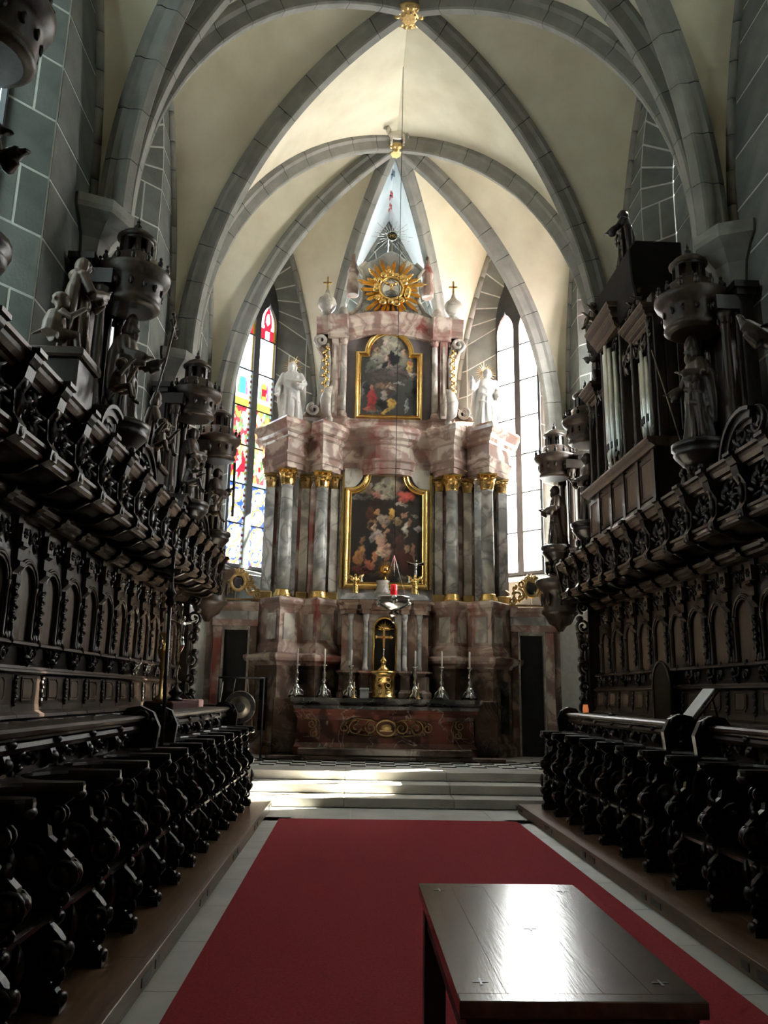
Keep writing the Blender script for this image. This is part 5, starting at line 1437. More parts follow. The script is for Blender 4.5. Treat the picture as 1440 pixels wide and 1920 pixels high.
# ================================================================ statue towers on the canopy
ZC = 4.082
def putto(pose=0, H=.6):
    b = MB(); rnd = random.Random(pose)
    b.tube([(0,0,.18*H),(0,-.02,.36*H),(0,-.05*H,.58*H)], [.17*H,.19*H,.14*H], 10)
    hc = Vector((0,-.12*H,.78*H)); b.ell(hc, (.125*H,.135*H,.14*H), 12, 9); b.tube([(0,-.05*H,.6*H), hc], .06*H, 8)
    b.ell(hc+Vector((0,-.13*H,-.02*H)), .03*H, 6, 5); b.ell(hc+Vector((0,-.1*H,-.08*H)), (.05*H,.04*H,.035*H), 7, 5); b.ell(hc+Vector((0,.03*H,.05*H)), (.135*H,.14*H,.13*H), 10, 8)
    for s in (-1, 1):
        b.tube([(s*.14*H,-.04*H,.56*H),(s*.27*H,-.14*H,.46*H),(s*(.18+.12*(pose % 2))*H,-.36*H,(.52+.16*(pose % 3))*H)], [.07*H,.06*H,.04*H], 8)
        hand(b, (s*(.18+.12*(pose % 2))*H,-.36*H,(.52+.16*(pose % 3))*H), (s*.2,-1,.3), H*.9)
        b.tube([(s*.09*H,-.04*H,.18*H),(s*.16*H,-.34*H,.24*H),(s*.15*H,-.40*H,.0),(s*.15*H,-.50*H,-.05*H)], [.10*H,.085*H,.06*H,.04*H], 8)
    for q in range(26):
        a = rnd.uniform(0, 2*pi); e = rnd.uniform(.05, 1.5)
        d = Vector((cos(a)*cos(e), abs(sin(a))*cos(e)*1.0 + .1 if sin(a) > -.4 else sin(a)*cos(e)*.6, sin(e)))
        b.ell(hc + Vector((d.x*.135*H, d.y*.14*H, d.z*.145*H)), .038*H, 6, 5)
    for s in (-1, 1):
        b.ell(hc + Vector((s*.05*H, -.125*H, .02*H)), (.022*H,.012*H,.016*H), 6, 4)
    b.tube([(-.18*H,-.05*H,.30*H),(-.05*H,-.22*H,.26*H),(.12*H,-.2*H,.24*H),(.2*H,.05*H,.28*H),(.24*H,.2*H,.16*H)], [.03*H,.05*H,.05*H,.045*H,.02*H], 7)
    return b
PUT = [fuse(putto(k), .0105, 'putto_body') for k in range(3)]
def tower_meshes():
    d = {}
    mb = MB().box(-.55, -.38, -.46, .46, 0, 2.30)
    mb.box(-.58, -.34, -.50, .50, 2.30, 2.38); mb.box(-.60, -.30, -.54, .54, 2.38, 2.46)
    d['back_board'] = (mb, 'wood_dark')
    for k, s in enumerate((-1, 1)):
        mb = MB().box(-.38, -.34, s*.36-.05, s*.36+.05, .1, 2.3); mb.box(-.34, -.33, s*.36-.025, s*.36+.025, .5, 2.1)
        d['pilaster%d' % k] = (mb, 'wood_mid')
        mb = MB().box(-.34, -.12, s*.36-.10, s*.36+.10, 0, .42); mb.box(-.36, -.10, s*.36-.12, s*.36+.12, .42, .47)
        d['pedestal%d' % k] = (mb, 'wood_dark')
        mb = MB().lathe([(.085,.47),(.085,.51),(.065,.53),(.075,.60),(.08,.75),(.07,.92),(.058,.94),(.06,1.3),(.05,1.85),(.055,1.87),(.055,1.90),(.07,2.0),(.095,2.08),(.095,2.12)], 14, (-.23, s*.36, 0))
        for i in range(8):
            a = 2*pi*i/8; mb.ell((-.23+.075*cos(a), s*.36+.075*sin(a), 2.0), (.022,.022,.05), 6, 4); mb.ell((-.23+.075*cos(a+.3), s*.36+.075*sin(a+.3), .70), (.02,.02,.06), 6, 4)
        d['column%d' % k] = (mb, 'wood_mid')
        mb = MB().box(-.38, -.10, s*.36-.11, s*.36+.11, 2.12, 2.30); mb.ell((-.12, s*.36, 2.21), (.05,.06,.07), 8, 6)
        leaf(mb, (-.10, s*.36, 2.12), .18, .10, pi/2, 'yz', .02, .03)
        d['impost%d' % k] = (mb, 'wood_dark')
    d['console'] = (MB().lathe([(.03,-.30),(.07,-.24),(.06,-.18),(.12,-.08),(.20,.04),(.21,.16),(.17,.22),(.24,.32),(.31,.40),(.33,.44),(.31,.47),(.35,.50),(.35,.56),(.31,.58)], 24), 'wood_dark')
    mb = MB()
    for i in range(7):
        a = -pi/2 + pi*i/6; leaf(mb, (.22*cos(a), .22*sin(a), -.02), .22, .10, pi/2, 'yz', .02, .03); mb.ell((.24*cos(a), .24*sin(a), .22), (.04,.04,.045), 7, 5)
    d['console_leaves'] = (mb, 'wood_dark')
    d['canopy_drum'] = (MB().lathe([(.26,2.00),(.31,2.02),(.345,2.05),(.33,2.09),(.32,2.13),(.345,2.16),(.345,2.30),(.37,2.33),(.42,2.38),(.44,2.43),(.44,2.47),(.38,2.50),(.33,2.52),(.27,2.66),(.24,2.68)], 28), 'wood_mid')
    mb = MB()
    for i in range(14):
        a = 2*pi*i/14
        mb.ell((.40*cos(a), .40*sin(a), 2.53), (.035,.035,.05), 7, 5); mb.ell((.40*cos(a), .40*sin(a), 2.60), .022, 6, 4)
        leaf(mb, (.352*cos(a), .352*sin(a), 2.18), .10, .07, pi/2, 'yz' if abs(cos(a)) > .7 else 'xz', .012, .01)
    d['cresting'] = (mb, 'wood_dark')
    mb = MB().lathe([(.22,2.66),(.22,2.70),(.20,2.71)], 16); mb.lathe([(.115,2.70),(.115,2.90)], 10)
    for i in range(8):
        a = 2*pi*(i+.5)/8; mb.merge(MB().box(-.02,.02,-.03,.03,2.70,2.90), Matrix.Translation((.175*cos(a), .175*sin(a), 0)) @ Matrix.Rotation(a, 4, 'Z'))
    mb.lathe([(.16,2.88),(.20,2.89),(.21,2.92)], 16)
    d['lantern'] = (mb, 'wood_dark')
    d['dome'] = (MB().lathe([(.20,2.91),(.235,2.93),(.235,2.955),(.20,2.97),(.18,3.01),(.12,3.05),(.05,3.075)], 20), 'wood_mid')
    d['finial'] = (MB().lathe([(.025,3.05),(.025,3.07),(.045,3.10),(.048,3.13),(.025,3.16),(.018,3.17),(.028,3.19),(.015,3.21),(.004,3.26)], 12), 'wood_dark')
    return {k: (v.mesh(k.rstrip('01')), m) for k, (v, m) in d.items()}
TWM = tower_meshes()
SPEC = [
 # side, y, statue label, arms(hands), hat, staff kind, seed, cone?
 (-1, 5.0, 'robed carved saint in the nearest statue tower, gong side', (((-.2,-.05,.58),(-.12,-.2,.55),(.2,-1,0)), ((.2,-.05,.58),(.12,-.2,.6),(-.2,-1,0))), None, None, 21),
 (-1, 8.9, 'carved pope with double cross staff and outstretched hand, gong side', (((-.2,-.05,.60),(-.2,-.24,.55),(-.1,-1,0)), ((.22,-.1,.62),(.2,-.26,.68),(0,-.6,.6))), 'tiara', 'double', 22),
 (-1, 12.8, 'slim carved saint with crossed arms in the middle tower, gong side', (((-.19,-.06,.58),(.02,-.17,.62),(1,-.3,.2)), ((.19,-.06,.58),(-.02,-.18,.57),(-1,-.3,.2))), None, None, 23),
 (-1, 15.25, 'carved saint with slanting beam in the tower nearest the stained glass', (((-.2,-.04,.58),(-.15,-.2,.55),(.1,-1,-.2)), ((.2,-.04,.60),(.18,-.2,.70),(0,-.7,.6))), None, 'beam', 24),
 (1, 5.0, 'robed carved saint in the nearest statue tower, organ side', (((-.2,-.05,.58),(-.12,-.2,.55),(.2,-1,0)), ((.2,-.05,.58),(.12,-.2,.6),(-.2,-1,0))), 'mitre', None, 25),
 (1, 9.0, 'carved draped saint leaning on a long thin lance beside the organ', (((-.2,-.05,.6),(-.24,-.16,.56),(-.3,-1,0)), ((.22,-.05,.60),(.16,-.2,.62),(-.3,-.8,.2))), 'mitre', 'lance', 26),
 (1, 13.55, 'dark carved saint in the tower between organ and bright window', (((-.2,-.05,.58),(-.12,-.2,.62),(.3,-1,.2)), ((.2,-.05,.58),(.12,-.2,.55),(-.3,-1,0))), None, None, 27),
 (1, 15.85, 'carved saint in the tower standing in the window glare', (((-.2,-.05,.58),(-.15,-.22,.60),(.3,-1,.2)), ((.2,-.05,.58),(.12,-.2,.55),(-.3,-1,0))), None, None, 28)]
for i, (sx, y, lab, arms, hat, staff, seed) in enumerate(SPEC):
    sd = 'gong' if sx < 0 else 'organ'; k = i % 4
    t = thing('statue_tower', '%s dark wooden statue tower with domed lantern from the photographer, %s side' % (ORD[k], sd), 'tower', (sx*3.45, y, ZC), 0 if sx < 0 else pi, 'statue towers on the stall canopies')
    for nm, (me, m) in TWM.items():
        o = link(nm.rstrip('01'), me, m, t)
        if nm in ('cresting', 'console_leaves'): o['kind'] = 'stuff'
    if k == 3:
        mb = MB().lathe([(.05,-1.15),(.12,-1.05),(.22,-1.0),(.30,-.85),(.36,-.80),(.36,-.74),(.33,-.70),(.33,-.36),(.38,-.32),(.46,-.22),(.47,-.14),(.40,-.10),(.2,.0)], 26)
        part('end_console', mb, 'wood_mid', t)
        mb = MB()
        for j in range(9):
            a = 2*pi*j/9; leaf(mb, (.345*cos(a), .345*sin(a), -.66), .26, .16, pi/2, 'yz' if abs(cos(a)) > .7 else 'xz', .02, .02)
        part('end_console_leaves', mb, 'wood_dark', t)
        part('tie_beam', MB().box(-.62, -.05, -.9 if sx < 0 else .1, -.1 if sx < 0 else .9, -.16, -.004), 'wood_dark', t)
    st_ = thing('tower_saint', lab, 'statue', (sx*3.45, y, ZC+.581), (pi/2 if sx < 0 else -pi/2), 'carved saints in the towers')
    link('body', fuse(figure(1.30, arms, 9, seed, hat=hat, beard=(seed % 2 == 0), cape=True), .014), 'wood_mid', st_)
    H = 1.30; wr = Vector(arms[1][1])*H
    if staff == 'double':
        c = MB().tube([wr + Vector((-.25,.05,-.95)), wr + Vector((0,-.06,.0)), wr + Vector((.13,-.10,.55)), wr + Vector((.17,-.11,.72))], .014, 7)
        for dz, w in ((.50,.14),(.62,.10)): p = wr + Vector((.12+.03*(dz-.5)*8,-.10,dz)); c.tube([p + Vector((-w,0,.05)), p + Vector((w,0,-.05))], .013, 6); c.ell(p + Vector((w,0,-.05)), .024, 6, 5); c.ell(p + Vector((-w,0,.05)), .024, 6, 5)
        part('cross_staff', c, 'wood_mid', st_)
    if staff == 'lance':
        wl = Vector(arms[0][1])*H
        part('lance', MB().tube([wl + Vector((.25,-.0,-.74)), wl + Vector((0,-.05,.0)), wl + Vector((-.25,-.10,.72))], .012, 6), 'wood_light', st_)
    if staff == 'beam':
        part('slanting_beam', MB().tube([wr + Vector((.2,-.03,-.5)), wr + Vector((0,-.06,.0)), wr + Vector((-.22,-.08,.5))], .03, 6), 'wood_mid', st_)
# ---- scrolled pediments between the towers
def ring_piece(r0, r1, a0, a1, n=12, th=.18):
    prof = [(r0*cos(a0+(a1-a0)*i/n), r0*sin(a0+(a1-a0)*i/n)) for i in range(n+1)] + [(r1*cos(a1-(a1-a0)*i/n), r1*sin(a1-(a1-a0)*i/n)) for i in range(n+1)]
    return MB().prism(prof, -th/2, th/2, 'x')
def pediment_mesh():
    m = ring_piece(.42, .50, .05, 1.9); m.merge(ring_piece(.50, .54, .0, 1.95, th=.26)); m.merge(ring_piece(.36, .42, .1, 1.85, th=.10))
    m.v = [(x, y-.2, z) for x, y, z in m.v]
    m.tube(spiral((0, -.33, .36), .15, 1.7, 1, pi/2, 24, 'yz'), .035, 7)
    m.box(-.12, .12, -.45, .35, 0, .05)
    return m
pm_ = pediment_mesh(); PED = pm_.mesh('scroll'); PED_R = MB().merge(pm_, Matrix.Scale(-1, 4, (0,1,0))).mesh('scroll')
fol = MB(); foliage(fol, (0, .0, .30), .34, .36, 18, 44, 'yz', .05, .02); FOLM = fol.mesh('acanthus')
n_ = 0
for sx, sd, ys in ((-1, 'gong', ((8.05,1),(9.8,0),(11.9,1),(13.7,0))), (1, 'organ', ((6.6,0),(7.9,1)))):
    for j, (y, mir) in enumerate(ys):
        t = thing('scroll_pediment', '%s dark scroll pediment on the canopy from the photographer, %s side' % (ORD[j], sd), 'ornament', (sx*3.40, y, ZC), 0 if sx < 0 else pi, 'scroll pediments on the canopies')
        link('scroll', PED_R if mir else PED, 'wood_dark', t); link('acanthus', FOLM, 'wood_dark', t)
# ---- free statues and putti
def put(sx, y, x, z, k, rz, lab, sc=1.0, mat='wood_mid'):
    o = link('putto_figure', PUT[k], mat, None, (sx*x, y, z), rz); o.scale = (sc,)*3
    tag(o, lab, 'putto')
P1 = thing('statue_pedestal', 'dark box pedestal under the praying friar statue on the canopy', 'pedestal', (-3.62, 7.55, ZC))
part('block', MB().box(-.22,.22,-.25,.25,0,.70), 'wood_dark', P1, bevel=.015); part('cap', MB().box(-.27,.27,-.30,.30,.70,.80), 'wood_mid', P1, bevel=.02); part('foot', MB().box(-.26,.26,-.29,.29,0,.08), 'wood_dark', P1, bevel=.015)
o = thing('friar_statue', 'pale carved friar with bowed head and praying hands on a box pedestal', 'statue', (-3.60, 7.62, ZC+.802), pi/2+.5)
link('body', fuse(figure(1.16, (((-.17,-.09,.58),(-.03,-.24,.66),(.1,-.5,.85)), ((.17,-.09,.58),(.03,-.24,.66),(-.1,-.5,.85))), 10, 31, hood=True, tilt=-.4), .011), 'wood_light', o)
put(-1, 7.28, 3.68, ZC+.82, 1, pi/2+.9, 'crouching carved cherub with bluish light on its back beside the friar', 1.0, 'wood_light')
put(-1, 8.02, 3.25, ZC+.56, 2, pi/2, 'small carved cherub perched on a scroll below the pope statue', .8, 'wood_light')
P2_ = thing('statue_pedestal', 'dark box pedestal under the mitred bishop on the canopy', 'pedestal', (-3.62, 10.85, ZC))
part('block', MB().box(-.2,.2,-.2,.2,0,.55), 'wood_dark', P2_, bevel=.015); part('cap', MB().box(-.25,.25,-.25,.25,.55,.63), 'wood_mid', P2_, bevel=.02)
o = thing('bishop_statue', 'pale carved bishop with mitre holding his arm out between two towers', 'statue', (-3.60, 10.85, ZC+.632), pi/2+.3)
link('body', fuse(figure(1.05, (((-.2,-.06,.56),(-.12,-.22,.55),(.3,-1,0)), ((.2,-.06,.58),(.16,-.26,.58),(0,-1,0))), 9, 33, hat='mitre'), .012), 'wood_light', o)
put(-1, 11.85, 3.25, ZC+.55, 0, pi/2, 'dark carved cherub on a scroll next to the middle tower', .9)
put(-1, 10.0, 3.28, ZC+.55, 1, pi/2-.4, 'dark carved cherub on a scroll behind the pope tower', .85)
put(-1, 13.9, 3.25, ZC+.54, 2, pi/2, 'little dark cherub on a scroll between the far towers', .8)
o = thing('gesturing_statue', 'carved saint with raised hand at the photo edge, organ side', 'statue', (3.66, 7.05, ZC), -pi/2)
link('body', fuse(figure(1.75, (((-.22,-.05,.66),(-.26,-.2,.80),(0,-.5,.8)), ((.2,-.06,.58),(.16,-.26,.58),(0,-1,0))), 9, 35), .018), 'wood_mid', o)
# ---- barrel shaped roofs of canopy recess
for sx, y, lab in ((-1, 6.75, 'dark rounded canopy cover beside the friar, gong side'), (-1, 10.3, 'dark rounded canopy cover behind the bishop, gong side')):
    m = MB().prism([(.30*cos(pi*i/12), .34*sin(pi*i/12)) for i in range(13)], -.45, .45, 'y', True); m.prism([(.32*cos(pi*i/12), .36*sin(pi*i/12)) for i in range(13)], .42, .47, 'y', True)
    t = part('rounded_cover', m, 'wood_dark', None, (sx*3.62, y, ZC)); tag(t, lab, 'cover')

# ================================================================ organ
OG = thing('choir_organ', 'carved wooden choir organ case with pipes above the panelling', 'organ', (3.7, 11.6, ZC))
def op_(name, mb, mat, parent=None, bevel=0):
    mb.v = [(x-3.7, y-11.6, z-ZC) for x, y, z in mb.v]; return part(name, mb, mat, parent or OG, bevel=bevel)
op_('base_case', MB().box(3.30, 4.02, 10.02, 13.0, ZC, 4.96), 'wood_mid')
for ya, yb in ((10.02,10.62),(10.62,11.22),(11.22,11.82),(11.82,12.42),(12.42,13.0)):
    pn = op_('base_panel', MB().box(3.27, 3.30, ya+.08, yb-.08, 4.32, 4.82), 'wood_light', bevel=.012)
    op_('base_frame', MB().prism([(ya+.04,4.28),(yb-.04,4.28),(yb-.04,4.86),(ya+.04,4.86),(ya+.04,4.80),(yb-.10,4.80),(yb-.10,4.34),(ya+.10,4.34),(ya+.10,4.80),(ya+.04,4.80)], 3.26, 3.30, 'x'), 'wood_mid')
    op_('base_bracket', MB().prism([(3.30,ZC),(3.18,ZC+.02),(3.20,4.16),(3.24,4.2),(3.24,4.9),(3.30,4.9)], ya-.05, ya+.05, 'y'), 'wood_dark')
    op_('skirt_panel', MB().prism([(3.30,4.10),(3.20,4.10),(3.26,4.26),(3.30,4.26)], ya+.05, yb-.05, 'y'), 'wood_light')
op_('base_cornice', MB().prism([(4.02,4.94),(3.26,4.94),(3.22,4.97),(3.18,4.99),(3.16,5.04),(3.16,5.07),(4.02,5.09)], 9.96, 13.06, 'y'), 'wood_light')
op_('case_back', MB().box(3.50, 4.02, 10.06, 12.95, 5.09, 7.3), 'wood_dark')
for k in range(3): op_('side_panel', MB().box(3.52+k*.165, 3.52+k*.165+.14, 10.035, 10.06, 5.2, 7.2), 'wood_mid', bevel=.008)
op_('side_stile', MB().box(3.36, 3.50, 10.02, 10.20, 5.09, 7.2), 'wood_mid', bevel=.01)
for y, w, h in ((10.10,.09,6.9),(10.78,.07,7.1),(11.25,.08,7.6),(12.15,.08,7.6),(12.55,.07,7.1),(12.92,.08,6.7)):
    m = MB().box(3.34, 3.52, y-w/2, y+w/2, 5.09, h); m.lathe([(.05,5.09),(.05,5.2),(.035,5.24),(.03,h-.2),(.045,h-.12),(.05,h)], 10, (3.33, y, 0))
    foliage(m, (3.30, y, h-.25), .12, .4, 8, int(y*10), 'yz', .03, .01); op_('case_post', m, 'wood_mid')
def pipes(y0, y1, n, zb, zt, x, bow):
    for i in range(n):
        t = (i+.5)/n; y = y0+(y1-y0)*t; c = 1-abs(2*t-1); r = (y1-y0)/n*.47
        zz = zt - .35*(1-c) ; xx = x - bow*sin(pi*t)
        m = MB().lathe([(r*.3,zb),(r*.95,zb+.28),(r,zb+.30),(r,zz),(r*.9,zz+.002)], 12, (xx, y, 0)); po = op_('organ_pipe', m, 'pipe_metal')
        op_('pipe_mouth', MB().box(xx-r-.004, xx-r*.8, y-r*.6, y+r*.6, zb+.31, zb+.42), 'lead', po)
pipes(11.30, 12.10, 7, 5.09, 7.15, 3.42, .16)
pipes(10.82, 11.20, 5, 5.09, 6.55, 3.47, 0); pipes(12.19, 12.52, 5, 5.09, 6.5, 3.47, 0)
pipes(10.16, 10.72, 5, 5.09, 6.5, 3.44, .08); pipes(12.6, 12.88, 4, 5.09, 6.3, 3.45, .05)
def crown(ya, yb, z, h, xo):
    n = 5
    for k in range(n):
        op_('crown_moulding', MB().prism([(3.95,z+k*h),(3.40-xo-k*.035,z+k*h),(3.37-xo-k*.035,z+k*h+h*.6),(3.37-xo-k*.035,z+k*h+h),(3.95,z+k*h+h)], ya-.03*k, yb+.03*k, 'y'), 'wood_light' if k % 2 == 0 else 'wood_mid')
crown(11.22, 12.18, 7.25, .075, .14); crown(10.08, 10.80, 6.72, .06, .05); crown(12.52, 12.96, 6.55, .06, .05)
sd_ = MB()
for ya, yb, z in ((11.25,12.15,7.05),(10.80,11.22,6.62),(12.17,12.55,6.55),(10.12,10.76,6.55),(12.58,12.9,6.38)):
    foliage(sd_, (3.30, (ya+yb)/2, z), yb-ya, .32, 16, int(z*100), 'yz', .05, .016)
op_('pipe_shade_carving', sd_, 'wood_dark')
lo = MB(); foliage(lo, (3.24, 11.7, 5.22), .5, .3, 14, 71, 'yz', .05, .016); op_('crest_carving', lo, 'wood_dark')
op_('roof_box', MB().prism([(3.30,7.30),(4.02,7.30),(4.02,8.25),(3.32,8.25),(3.22,8.10),(3.24,7.6)], 10.40, 12.7, 'y'), 'wood_matte', bevel=.02)
op_('roof_wing', MB().prism([(12.70,7.3),(13.3,6.1),(13.5,5.6),(13.5,5.1),(12.95,5.1),(12.70,5.1)], 3.52, 3.78, 'x'), 'wood_mid')
o = thing('organ_top_figure', 'dark crowned figure with outstretched branch on top of the organ', 'statue', (3.52, 11.3, 8.252), -pi/2-.5)
link('body', fuse(figure(1.12, (((-.22,-.06,.66),(-.36,-.14,.76),(-.8,-.3,.4)), ((.2,-.06,.62),(.2,-.2,.55),(0,-1,-.2))), 9, 41), .015), 'wood_dark', o)
c = MB().tube([(-.42,-.18,.70),(-.50,-.22,.95),(-.60,-.22,1.1)], .02, 6)
for i in range(12): leaf(c, (-.44-.015*i, -.2, .75+.03*i), .14, .06, random.uniform(0,6.2), 'xz', .012, .02, 4)
part('branch', c, 'wood_dark', o)
o = thing('organ_angel', 'dark winged angel on the window end of the organ case', 'statue', (3.45, 12.75, 6.86), -pi/2)
link('body', fuse(figure(.95, (((-.22,-.06,.66),(-.34,-.14,.72),(-.8,-.3,.3)), ((.2,-.06,.62),(.2,-.2,.6),(0,-1,0))), 8, 43), .014), 'wood_dark', o)
for k in (-1, 1):
    w = MB(); leaf(w, (k*.06,.10,.62), .46, .22, pi/2 - k*.8, 'xz', .02, .05, 6); part('wing', w, 'wood_dark', o)
put(1, 10.45, 3.40, 7.045, 0, -pi/2, 'pale cherub head and arms above the near organ tower', .8, 'wood_light')
put(1, 12.0, 3.20, 7.64, 1, -pi/2, 'carved cherub on the middle organ tower', .75, 'wood_mid')

# ================================================================ foreground table
t = thing('wooden_table', 'dark polished wooden altar table with incised crosses standing on the carpet', 'table', (.0, 3.1, .014))
TX0, TX1, TY0, TY1, TZ = -.355, .335, 2.40, 3.79, .84
def wt(name, mb, mat, bevel=0):
    mb.v = [(x, y-3.1, z-.014) for x, y, z in mb.v]; return part(name, mb, mat, t, bevel=bevel)
n = 5
for i in range(n):
    a = TX0+.0+(TX1-TX0)*i/n; b = TX0+(TX1-TX0)*(i+1)/n
    wt('top_plank', MB().box(a+.0006, b-.0006, TY0+.06, TY1-.06, TZ-.045, TZ), 'wood_table')
wt('breadboard_end', MB().box(TX0, TX1, TY0, TY0+.0595, TZ-.045, TZ), 'wood_table', .003); wt('breadboard_end', MB().box(TX0, TX1, TY1-.0595, TY1, TZ-.045, TZ), 'wood_table', .003)
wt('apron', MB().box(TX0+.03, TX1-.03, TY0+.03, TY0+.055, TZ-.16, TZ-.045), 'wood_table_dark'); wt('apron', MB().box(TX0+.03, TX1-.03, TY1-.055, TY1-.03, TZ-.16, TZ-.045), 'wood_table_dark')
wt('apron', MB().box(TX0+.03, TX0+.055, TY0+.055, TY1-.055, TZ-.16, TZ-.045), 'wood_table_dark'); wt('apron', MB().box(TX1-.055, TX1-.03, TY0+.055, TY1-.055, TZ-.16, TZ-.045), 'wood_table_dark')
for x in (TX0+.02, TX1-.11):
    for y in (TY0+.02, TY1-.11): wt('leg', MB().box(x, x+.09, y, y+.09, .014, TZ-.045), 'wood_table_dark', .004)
for x, y in ((TX0+.08,TY0+.15),(TX0+.08,TY1-.13),(TX1-.08,TY1-.13),(TX1-.08,TY0+.15),((TX0+TX1)/2,(TY0+TY1)/2)):
    c = MB().box(x-.024,x+.024,y-.0035,y+.0035,TZ-.001,TZ+.0015); c.box(x-.0035,x+.0035,y-.026,y-.0036,TZ-.001,TZ+.0015); c.box(x-.0035,x+.0035,y+.0036,y+.026,TZ-.001,TZ+.0015)
    wt('incised_cross', c, 'black_panel')
# ================================================================ things around the stalls, gong side
t = thing('processional_staff', 'tall dark pole with ornate top standing in the stall passage', 'staff', (-2.34, 7.38, .12))
part('pole', MB().tube([(0,0,0),(0,0,1.3),(-.02,0,2.32)], .018, 8), 'wood_dark', t)
m = MB().lathe([(.02,2.28),(.05,2.32),(.03,2.36),(.055,2.40),(.03,2.44),(.02,2.50)], 12, (-.02,0,0)); m.box(-.035,-.005,-.012,.012,2.48,2.74); m.box(-.10,.06,-.012,.012,2.60,2.63)
part('staff_head', m, 'iron', t); part('foot', MB().lathe([(.10,0),(.10,.02),(.03,.06)], 12), 'iron', t)
t = thing('covered_table', 'long table under a dark red cloth behind the far desk', 'table', (-3.0, 10.9, .30))
part('cloth', MB().box(-.18,.18,-.95,.95,.02,1.22), 'red_cloth', t, bevel=.02); 
for x in (-.12,.12):
    for y in (-.88,.88): part('leg', MB().box(x-.02,x+.02,y-.02,y+.02,0,.03), 'wood_dark', t)
m = MB().box(-.20,.20,.62,.97,.75,1.235)
o = part('pink_cloth', m, 'pink_cloth', None, (-3.0, 10.9, .301), bevel=.015); tag(o, 'pale pink cloth hanging over the end of the red covered table', 'cloth')
t = thing('processional_cross', 'silver and gold crucifix on a tall thin pole above the far stalls', 'crucifix', (-2.98, 10.80, 1.522))
part('stand', MB().lathe([(.10,0),(.10,.02),(.05,.05),(.10,.10),(.05,.15),(.015,.20)], 14), 'wood_dark', t); part('pole', MB().tube([(0,0,.18),(0,0,.86)], .012, 8), 'silver', t)
c = MB().box(-.015,.015,-.015,.015,.50,1.22); c.box(-.012,.012,-.15,.15,1.02,1.05); c.ell((0,0,1.24),(.02,.02,.035),8,6); part('cross', c, 'silver', t)
cm = corpus(.50); cm = MB().merge(cm, Matrix.Translation((0,0,.62)) @ Matrix.Rotation(pi/4,4,'Z')); link('corpus', fuse(cm, .009), 'silver', t)
t = thing('standing_candlestick', 'tall gilded candlestick with pale shaft beside the processional crucifix', 'candlestick', (-3.05, 10.25, 1.522))
part('stick', MB().lathe([(.08,0),(.08,.03),(.025,.08),(.02,.35),(.05,.42),(.03,.48),(.07,.60),(.08,.62),(.03,.64),(.02,.78),(.06,.82),(.06,.84)], 14), 'gold_old', t); part('candle', MB().lathe([(.022,.84),(.022,1.06),(.004,1.08)], 10), 'wax', t)
for k in (-1,1): part('arm', MB().tube([(0,0,.66),(0,k*.06,.70),(0,k*.11,.69),(0,k*.12,.74)], .010, 6), 'gold_old', t)
# gong on its stand
t = thing('gong', 'round bronze gong hanging in a dark frame by the altar', 'gong', (-2.77, 15.5, .43))
g = MB().loft([[(r*cos(2*pi*i/36), y, .94+r*sin(2*pi*i/36)) for i in range(36)] for r, y in ((.285,.06),(.30,.0),(.285,-.012),(.20,-.02),(.10,-.025),(.085,-.045),(.02,-.05))], True, True)
part('disc', g, 'bronze', t)
part('rim_band', MB().loft([[(r*cos(2*pi*i/36), y, .94+r*sin(2*pi*i/36)) for i in range(36)] for r, y in ((.285,-.016),(.285,-.013),(.205,-.0215),(.205,-.0245))], True, False, True), 'iron', t)
part('boss', MB().loft([[(r*cos(2*pi*i/24), y, .94+r*sin(2*pi*i/24)) for i in range(24)] for r, y in ((.10,-.03),(.085,-.05),(.05,-.055),(.01,-.057))], True, True), 'iron', t)
for s in (-1, 1):
    part('post', MB().tube([(s*.42,.05,0),(s*.42,.05,1.48)], .02, 8), 'iron', t); part('foot', MB().box(s*.42-.02,s*.42+.02,-.25,.3,0,.03), 'iron', t)
    part('cord', MB().tube([(s*.15,.02,1.18),(s*.11,.05,1.48)], .006, 5), 'rope', t)
part('crossbar', MB().tube([(-.44,.05,1.48),(.44,.05,1.48)], .02, 8), 'iron', t)
t = thing('gong_mallet', 'pale padded mallet leaning beside the gong', 'mallet', (-3.12, 15.30, .43))
part('handle', MB().tube([(0,0,.98),(.04,0,1.40)], .012, 7), 'rope', t); part('head', MB().ell((0,0,.93),(.09,.06,.06),12,8), 'white_statue', t); part('holder', MB().lathe([(.09,0),(.09,.02),(.02,.04),(.02,.88),(.06,.90)], 10), 'iron', t)
t = thing('side_cabinet', 'low dark cabinet with moulded top behind the gong mallet', 'cabinet', (-3.35, 15.9, .43))
part('body', MB().box(-.3,.3,-.25,.25,0,.90), 'wood_dark', t, bevel=.01); part('top', MB().box(-.34,.34,-.29,.29,.90,.98), 'wood_mid', t, bevel=.012)
for s in (-1,1): part('door', MB().box(s*.14-.12,s*.14+.12,-.265,-.25,.1,.82), 'wood_mid', t, bevel=.006)
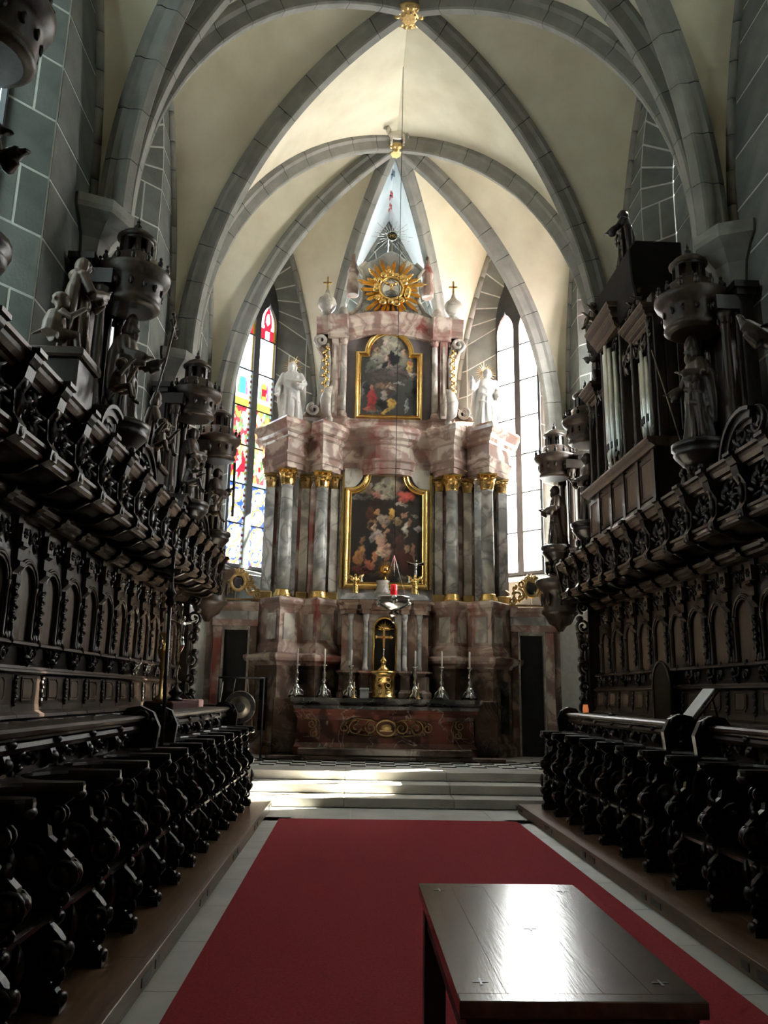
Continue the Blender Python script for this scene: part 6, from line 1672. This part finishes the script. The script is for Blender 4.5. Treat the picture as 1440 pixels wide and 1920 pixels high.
# ================================================================ organ side
t = thing('book_stand', 'small slanted wooden reading stand with open frame on the desk', 'stand', (2.78, 7.95, 1.442))
for y in (-.12,.12): part('side_rail', MB().tube([(-.12,y,.02),(.12,y,.30)], .012, 6), 'wood_mid', t)
for k in (.0,.45,1.0): part('cross_rail', MB().tube([(-.12+.24*k,-.14,.02+.28*k),(-.12+.24*k,.14,.02+.28*k)], .010, 6), 'wood_mid', t)
part('prop', MB().tube([(.10,0,.28),(.16,0,.0)], .010, 6), 'wood_dark', t); part('lip', MB().box(-.15,-.11,-.15,.15,0,.03), 'wood_mid', t)
m = MB().box(-.19,.19,-.13,.13,0,.012); o = part('sheet_music', MB().merge(m, Matrix.Rotation(-.862,4,'Y')), 'paper', None, (2.765, 8.0, 1.612)); tag(o, 'bright white sheet of music leaning on the reading stand', 'paper')
t = thing('candle_lamp', 'small glowing orange candle glass at the far end of the desk', 'candle', (2.60, 11.35, 1.442))
part('glass', MB().lathe([(.025,0),(.038,.02),(.042,.05),(.035,.09),(.03,.12)], 14), 'lamp_glow', t); part('base', MB().lathe([(.055,-.001),(.055,.012),(.03,.016)], 12), 'gold_old', t)
t = thing('desk_microphone', 'small dark gooseneck microphone on the desk by the candle', 'microphone', (2.60, 10.2, 1.442))
part('base', MB().lathe([(.04,0),(.04,.02),(.01,.03)], 12), 'iron', t); part('neck', MB().tube([(0,0,.02),(0,0,.08),(-.03,0,.12)], .005, 6), 'iron', t); part('head', MB().ell((-.035,0,.125),(.015,.012,.012),8,6), 'silver', t)
# seated silhouette: dark arched recess door in the panelling
t = thing('panelling_door', 'dark round-headed door set into the back row panelling, organ side', 'door', (3.62, 11.1, .302))
part('door_leaf', MB().prism([(-.30,0),(.30,0),(.30,1.55)] + [(.30*cos(pi*i/12), 1.55+.30*sin(pi*i/12)) for i in range(1,12)] + [(-.30,1.55)], -.02, .02, 'x'), 'wood_dark', t)
part('door_trim', MB().tube([(-.025,-.31,0),(-.025,-.31,1.55)] + [(-.025,.31*cos(pi-pi*i/12), 1.55+.31*sin(pi*i/12)) for i in range(1,12)] + [(-.025,.31,1.55),(-.025,.31,0)], .02, 6), 'wood_mid', t)
part('knob', MB().ell((-.045,.22,.85), .025, 8, 6), 'gold_old', t)
# colonnettes at the altar end of both panellings
for sx, sd in ((-1,'gong'),(1,'organ')):
    for k, y in enumerate((14.95, 15.2, 15.45)):
        t = thing('end_column', '%s slender dark turned column past the panelling, %s side' % (ORD[k], sd), 'column', (sx*3.75, y, .43), 0, 'slender columns at the altar end')
        part('shaft', MB().lathe([(.07,0),(.07,.12),(.05,.15),(.055,.55),(.04,.62),(.055,.68),(.05,.75),(.045,1.4),(.06,1.45),(.045,1.5),(.04,2.1),(.06,2.15),(.08,2.3)], 12), 'wood_dark', t); part('capital', MB().lathe([(.06,2.28),(.10,2.40),(.11,2.46)], 10), 'wood_mid', t)
        part('foot_block', MB().box(-.09,.09,-.09,.09,0,.06), 'wood_dark', t)
